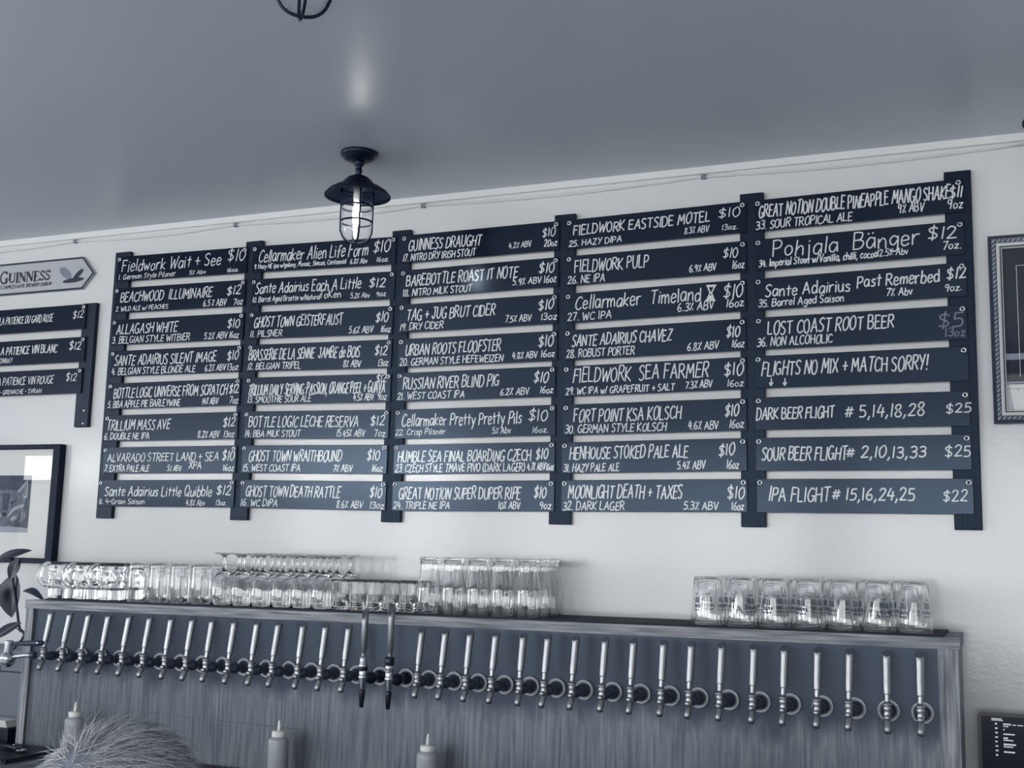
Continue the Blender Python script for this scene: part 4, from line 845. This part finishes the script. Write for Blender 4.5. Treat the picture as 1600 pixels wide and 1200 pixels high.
# ------------------------------------------------------------------ rubber plant
pl = tag(empty('potted_plant', (-.21, -.315, CT)), 'dark rubber plant with broad leaves at the left edge', 'plant')
Zp = -CT
MB().lathe([(0, 0), (.04, 0), (.05, .08), (.052, .085), (.047, .085), (.044, .07), (0, .07)], 24, 0, (-.16, .0, 0)).build('pot', DULLS, pl)
MB().tube(smooth([(-.16, .0, .07), (-.02, .05, .2), (.088, .115, .33), (.072, .115, .37), (.045, .125, .43), (.01, .13, .53), (.01, .12, .6)], 4), .0048, 8).build('stem', STEM, pl)
def leaf(b, tip, wd, curl, m, nrm=(0, -1, .3), name='leaf'):
    b, tip = Vector(b), Vector(tip); ax = tip-b; n_ = Vector(nrm); sd = ax.cross(n_).normalized(); up_ = sd.cross(ax).normalized()
    N = 12; vs = []; K = 6
    for i in range(N+1):
        t = i/N; wv = wd*(math.sin(PI*min(1, t*1.0))**.75)*(1-.25*t) if 0 < t < 1 else .0008
        c = b+ax*t+up_*(curl*math.sin(PI*t))
        for j in range(K+1):
            u = j/K*2-1; vs.append(tuple(c+sd*u*wv+up_*(abs(u)*wv*.35)))
    nv = len(vs); vs += [tuple(Vector(v)-up_*.0012) for v in vs]
    fs = []
    for i in range(N):
        for j in range(K):
            a = i*(K+1)+j; fs.append((a, a+1, a+K+2, a+K+1)); fs.append((nv+a, nv+a+K+1, nv+a+K+2, nv+a+1))
    MB().add(vs, fs, 0, True).build(name, m, pl)
def P(x, z, y=-.2): return (x+.21, y+.315, z-CT)
leaf(P(-.29, -.292), P(-.112, -.236), .026, .008, LEAF, (.1, -.75, .65))
leaf(P(-.17, -.262, -.19), P(-.198, -.336, -.2), .024, .003, LEAF, (.3, -1, .1))
leaf(P(-.205, -.315, -.17), P(-.205, -.462, -.17), .058, .006, LEAF, (.0, -1, .1))
leaf(P(-.212, -.35, -.225), P(-.222, -.425, -.235), .032, .004, LEAFL, (-.2, -1, .1))
leaf(P(-.165, -.372, -.17), P(-.07, -.40, -.17), .016, .016, LEAFL, (.0, -.6, .9))
leaf(P(-.13, -.474, -.2), P(-.245, -.535, -.21), .02, .004, LEAF, (.0, -1, .2))
leaf(P(-.10, -.345, -.05), P(-.055, -.378, -.05), .03, .006, LEAF, (.0, -1, .3))
MB().tube(smooth([P(-.13, -.505), P(-.15, -.494), P(-.18, -.49), P(-.2, -.5)], 3), .0016, 6).build('twig', STEM, pl)

# ------------------------------------------------------------------ order screen at the right edge
tb = tag(empty('order_screen', (2.93, -.06, CT)), 'dark touch screen with small white list at bottom right corner', 'screen')
def rounded(x0, x1, z0, z1, r_, n=6):
    pts = []
    for cx, cz, a0 in ((x1-r_, z1-r_, 0), (x0+r_, z1-r_, 90), (x0+r_, z0+r_, 180), (x1-r_, z0+r_, 270)):
        for k in range(n+1):
            a = R(a0+90*k/n); pts.append((cx+r_*math.cos(a), cz+r_*math.sin(a)))
    return pts
Zs = -CT
MB().prism(rounded(-.112, .18, Zs-.76, Zs-.563, .012), 0, .012).build('case', BLACKP, tb)
s = MB().prism(rounded(-.103, .171, Zs-.752, Zs-.572, .006), -.0008, 0).build('screen', SCREEN, tb)
tx = MB(); zt = Zs-.579
def dash(x, z, w, h, mi=0): tx.add([(x, -.0012, z), (x+w, -.0012, z), (x+w, -.0012, z+h), (x, -.0012, z+h)], [(0, 1, 2, 3)], mi)
rr = random.Random(5)
def row(x, z, w, h):
    while w > .002:
        k = min(w, rr.uniform(.002, .006)); dash(x, z, k, h); x += k+.0008; w -= k+.0008
row(-.0795, zt, .024, .0022); row(-.0795, zt-.0034, .028, .0022)
for k in range(8): row(-.072, zt-.0125-k*.0105, .006, .0034)
for z, w, h in ((-.0125, .018, .0036), (-.017, .014, .0022), (-.025, .005, .003), (-.0355, .025, .003), (-.045, .012, .0036), (-.0495, .022, .0026), (-.06, .027, .004), (-.065, .023, .0026), (-.0775, .027, .0034)): row(-.0535, zt+z, w, h)
row(-.033, zt-.0125, .008, .0022); row(-.022, zt-.0125, .013, .0022)
tx.build('list_text', SCREENT, s)
MB().tube([(.03, .006, Zs-.70), (.03, .03, Zs-.74), (.03, .03, .008)], .011, 14).build('stand', BLACKP, tb)
MB().lathe([(0, 0), (.07, 0), (.07, .006), (.03, .01), (0, .01)], 28, 0, (.03, .0, 0)).build('foot', BLACKP, tb)

# side table that carries the order screen
cs = tag(empty('side_counter', (3.1, -.3, FLOOR)), 'grey side counter under the order screen at the right', 'counter')
MB().box(-.29, .9, -.25, .31, CT-FLOOR-.04, CT-FLOOR-.0005, 0, .003).build('worktop', DULLS, cs)
MB().box(-.27, .88, -.22, .3, 0, CT-FLOOR-.0405).build('body', DARKW, cs)

# ------------------------------------------------------------------ customer at the bar: only the top of the head shows
HX, HY, HZ = 1.951, -2.12, -.541           # middle of the head; faces the taps
st = tag(empty('bar_stool', (HX, HY-.03, FLOOR)), 'low bar stool under the grey-haired person', 'stool')
SEAT = HZ-.80-FLOOR
MB().lathe([(0, SEAT), (.15, SEAT), (.17, SEAT-.01), (.17, SEAT-.03), (.15, SEAT-.04), (0, SEAT-.04)], 28).build('seat', BLACKP, st)
for k in range(4):
    a = PI/4+k*PI/2; MB().tube([(.1*math.cos(a), .1*math.sin(a), SEAT-.035), (.18*math.cos(a), .18*math.sin(a), 0)], .013, 10).build('leg', DARKM, st)
pe = tag(empty('person', (HX, HY, FLOOR)), 'grey-haired person seated at the bar, only the crown of the head in view', 'person')
def skin_body(name, verts, edges, mats, parent, levels=1, loc=(0, 0, 0)):
    me = bpy.data.meshes.new(name); me.from_pydata([v[:3] for v in verts], edges, [])
    o = bpy.data.objects.new(name, me); COL.objects.link(o)
    sm_ = o.modifiers.new('skin', 'SKIN'); sm_.use_smooth_shade = True
    for i, v in enumerate(verts):
        r_ = v[3]; me.skin_vertices[0].data[i].radius = r_ if isinstance(r_, tuple) else (r_, r_)
        me.skin_vertices[0].data[i].use_root = (i == 0)
    ss = o.modifiers.new('sub', 'SUBSURF'); ss.levels = levels; ss.render_levels = levels
    dg = bpy.context.evaluated_depsgraph_get(); me2 = bpy.data.meshes.new_from_object(o.evaluated_get(dg))
    bpy.data.objects.remove(o); me2.name = name; me2.materials.clear(); me2.materials.append(mats)
    o2 = bpy.data.objects.new(name, me2); COL.objects.link(o2); o2.parent = parent; o2.location = loc
    for p_ in me2.polygons: p_.use_smooth = True
    return o2
H0 = HZ-FLOOR                               # head middle above the floor
hip, sho, nk = H0-.63, H0-.215, H0-.13
V = [(0, -.02, hip, .125), (0, -.04, hip+.16, .12), (0, -.05, hip+.32, (.14, .11)), (0, -.04, sho, (.09, .07)), (0, -.02, nk, .055), (0, .0, H0-.06, .062)]
Ed = [(0, 1), (1, 2), (2, 3), (3, 4), (4, 5)]
for s in (-1, 1):
    b = len(V)
    V += [(s*.17, -.04, sho-.03, .055), (s*.23, .03, sho-.27, .043), (s*.2, .24, sho-.33, .033), (s*.185, .32, sho-.325, .028)]
    Ed += [(3, b), (b, b+1), (b+1, b+2), (b+2, b+3)]
    b = len(V)
    V += [(s*.1, .0, hip-.02, .085), (s*.12, .38, hip-.0, .062), (s*.12, .36, .12, .042), (s*.12, .37, .06, .04), (s*.12, .48, .035, .034)]
    Ed += [(0, b), (b, b+1), (b+1, b+2), (b+2, b+3), (b+3, b+4)]
    hb = len(V)
    V += [(s*.175, .36, sho-.325, (.026, .015)), (s*.172, .40, sho-.328, (.026, .013))]
    Ed += [(b-1, hb), (hb, hb+1)]
body = skin_body('body', V, Ed, SKIN, pe, 2)
# fingers
for s in (-1, 1):
    for k in range(4):
        x = s*(.148+k*.016); L_ = (.066, .074, .07, .054)[k]
        MB().tube([(x, .395, sho-.328), (x, .395+L_*.4, sho-.325), (x, .395+L_*.75, sho-.335), (x, .395+L_, sho-.35)], [.0085, .0082, .0075, .005], 8).build('finger', SKIN, body)
    MB().tube([(s*.155, .35, sho-.328), (s*.135, .375, sho-.33), (s*.127, .405, sho-.338)], [.011, .0095, .006], 8).build('thumb', SKIN, body)
# head with a face
hd = MB(); N1, N2 = 28, 36; vs = []
for i in range(N1+1):
    th = PI*i/N1
    for j in range(N2):
        ph = 2*PI*j/N2; x = math.sin(th)*math.cos(ph); y = math.sin(th)*math.sin(ph); z = math.cos(th)
        X = x*.078*(1-.22*max(0, -z)); Y = y*.097*(1-.12*max(0, -z)); Zz = z*.118
        if y > .3:
            fr = math.exp(-(x/.16)**2)
            Y += .022*fr*math.exp(-((z+.18)/.16)**2)+.006*math.exp(-(x/.4)**2)*math.exp(-((z+.5)/.1)**2)+.012*math.exp(-(x/.35)**2)*math.exp(-((z+.86)/.16)**2)
            Y -= .008*(math.exp(-((abs(x)-.4)/.16)**2))*math.exp(-((z-.05)/.12)**2)
        vs.append((X, Y, H0+Zz))
fs = [(i*N2+j, i*N2+(j+1) % N2, (i+1)*N2+(j+1) % N2, (i+1)*N2+j) for i in range(N1) for j in range(N2)]
hd.add(vs, fs, 0, True); head = hd.build('head', SKIN, body)
for s in (-1, 1):
    MB().lathe([(0, .0), (.011, .004), (.012, .01), (0, .014)], 12, 0, (s*.031, .078, H0+.004), 'y').build('eye', PAPER, head)
    MB().tube(smooth([(s*.072, .0, H0-.025), (s*.082, -.012, H0-.01), (s*.085, -.012, H0+.015), (s*.078, .002, H0+.026)], 3), [.006]*10, 8).build('ear', SKIN, head)
MB().tube([(-.022, .0975, H0-.062), (0, .104, H0-.06), (.022, .0975, H0-.062)], [.003, .005, .003], 8).build('mouth', DULLS, head)
# shirt and trousers follow the body
sh = [(0, -.02, hip+.0, .135), (0, -.04, hip+.16, .13), (0, -.05, hip+.32, (.15, .12)), (0, -.04, sho+.002, (.098, .078)), (0, -.03, sho+.04, .066)]
se = [(0, 1), (1, 2), (2, 3), (3, 4)]
for s in (-1, 1):
    b = len(sh); sh += [(s*.17, -.04, sho-.03, .064), (s*.23, .03, sho-.27, .053), (s*.205, .2, sho-.322, .045)]; se += [(3, b), (b, b+1), (b+1, b+2)]
skin_body('shirt', sh, se, SHIRT, pe, 2)
tr = [(0, -.02, hip-.01, .138)]; te = []
for s in (-1, 1):
    b = len(tr); tr += [(s*.1, .02, hip-.02, .092), (s*.12, .38, hip, .072), (s*.12, .36, .12, .056)]; te += [(0, b), (b, b+1), (b+1, b+2)]
skin_body('trousers', tr, te, PANTS, pe, 2)
# hair: a cap plus loose strands
cap = MB(); vs = []; n1, n2 = 12, 36
for i in range(n1+1):
    th = PI*.62*i/n1
    for j in range(n2):
        ph = 2*PI*j/n2; y = math.sin(th)*math.sin(ph); k = 1.0
        zc = math.cos(th)
        if y > .2 and zc < .35: k = .97
        vs.append((math.sin(th)*math.cos(ph)*.104*k, math.sin(th)*math.sin(ph)*.102*k-.002, H0+.002+zc*.122))
cap.add(vs, [(i*n2+j, i*n2+(j+1) % n2, (i+1)*n2+(j+1) % n2, (i+1)*n2+j) for i in range(n1) for j in range(n2)], 0, True)
hr = random.Random(11); NH = 17000
for q in range(NH):
    th = PI*.60*math.sqrt(hr.random()); ph = hr.uniform(0, 2*PI)
    nx, ny, nz = math.sin(th)*math.cos(ph), math.sin(th)*math.sin(ph), math.cos(th)
    if ny > .5 and nz < .25: continue
    p = Vector((nx*.1045, ny*.1025-.002, H0+.002+nz*.1225)); nrm = Vector((nx/.081, ny/.099, nz/.12)).normalized()
    # strands sweep away from a crown at the back of the head, then lift off
    crown = Vector((-.01, -.07, H0+.09)); tg = p-crown; tg = tg-nrm*tg.dot(nrm)
    if tg.length < 1e-4: continue
    tg.normalize(); sw = nrm.cross(tg)
    near = max(0, 1-(p-crown).length/.05)
    d = (tg+sw*hr.uniform(-.3, .7)+nrm*hr.uniform(.02, .38)+Vector((hr.uniform(-1, 1), hr.uniform(-1, 1), hr.uniform(-1, 1)))*near*1.0).normalized()
    L_ = hr.uniform(.022, .046)*(1.45 if hr.random() < .08 else 1); r0 = hr.uniform(.0002, .0004)
    pts = []; g = Vector((0, 0, -1))
    for k in range(5):
        pts.append(p.copy()); d = (d+nrm*(-.06)+g*.07+Vector((hr.uniform(-.1, .1), hr.uniform(-.1, .1), hr.uniform(-.1, .1)))).normalized(); p = p+d*L_/4
    cap.tube(pts, [r0, r0*1.2, r0, r0*.7, r0*.2], 3, 1 if hr.random() < .6 else 2, caps=False)
ho = cap.build('hair', [SCALP, HAIR, HAIRD], pe); ho['kind'] = 'stuff'
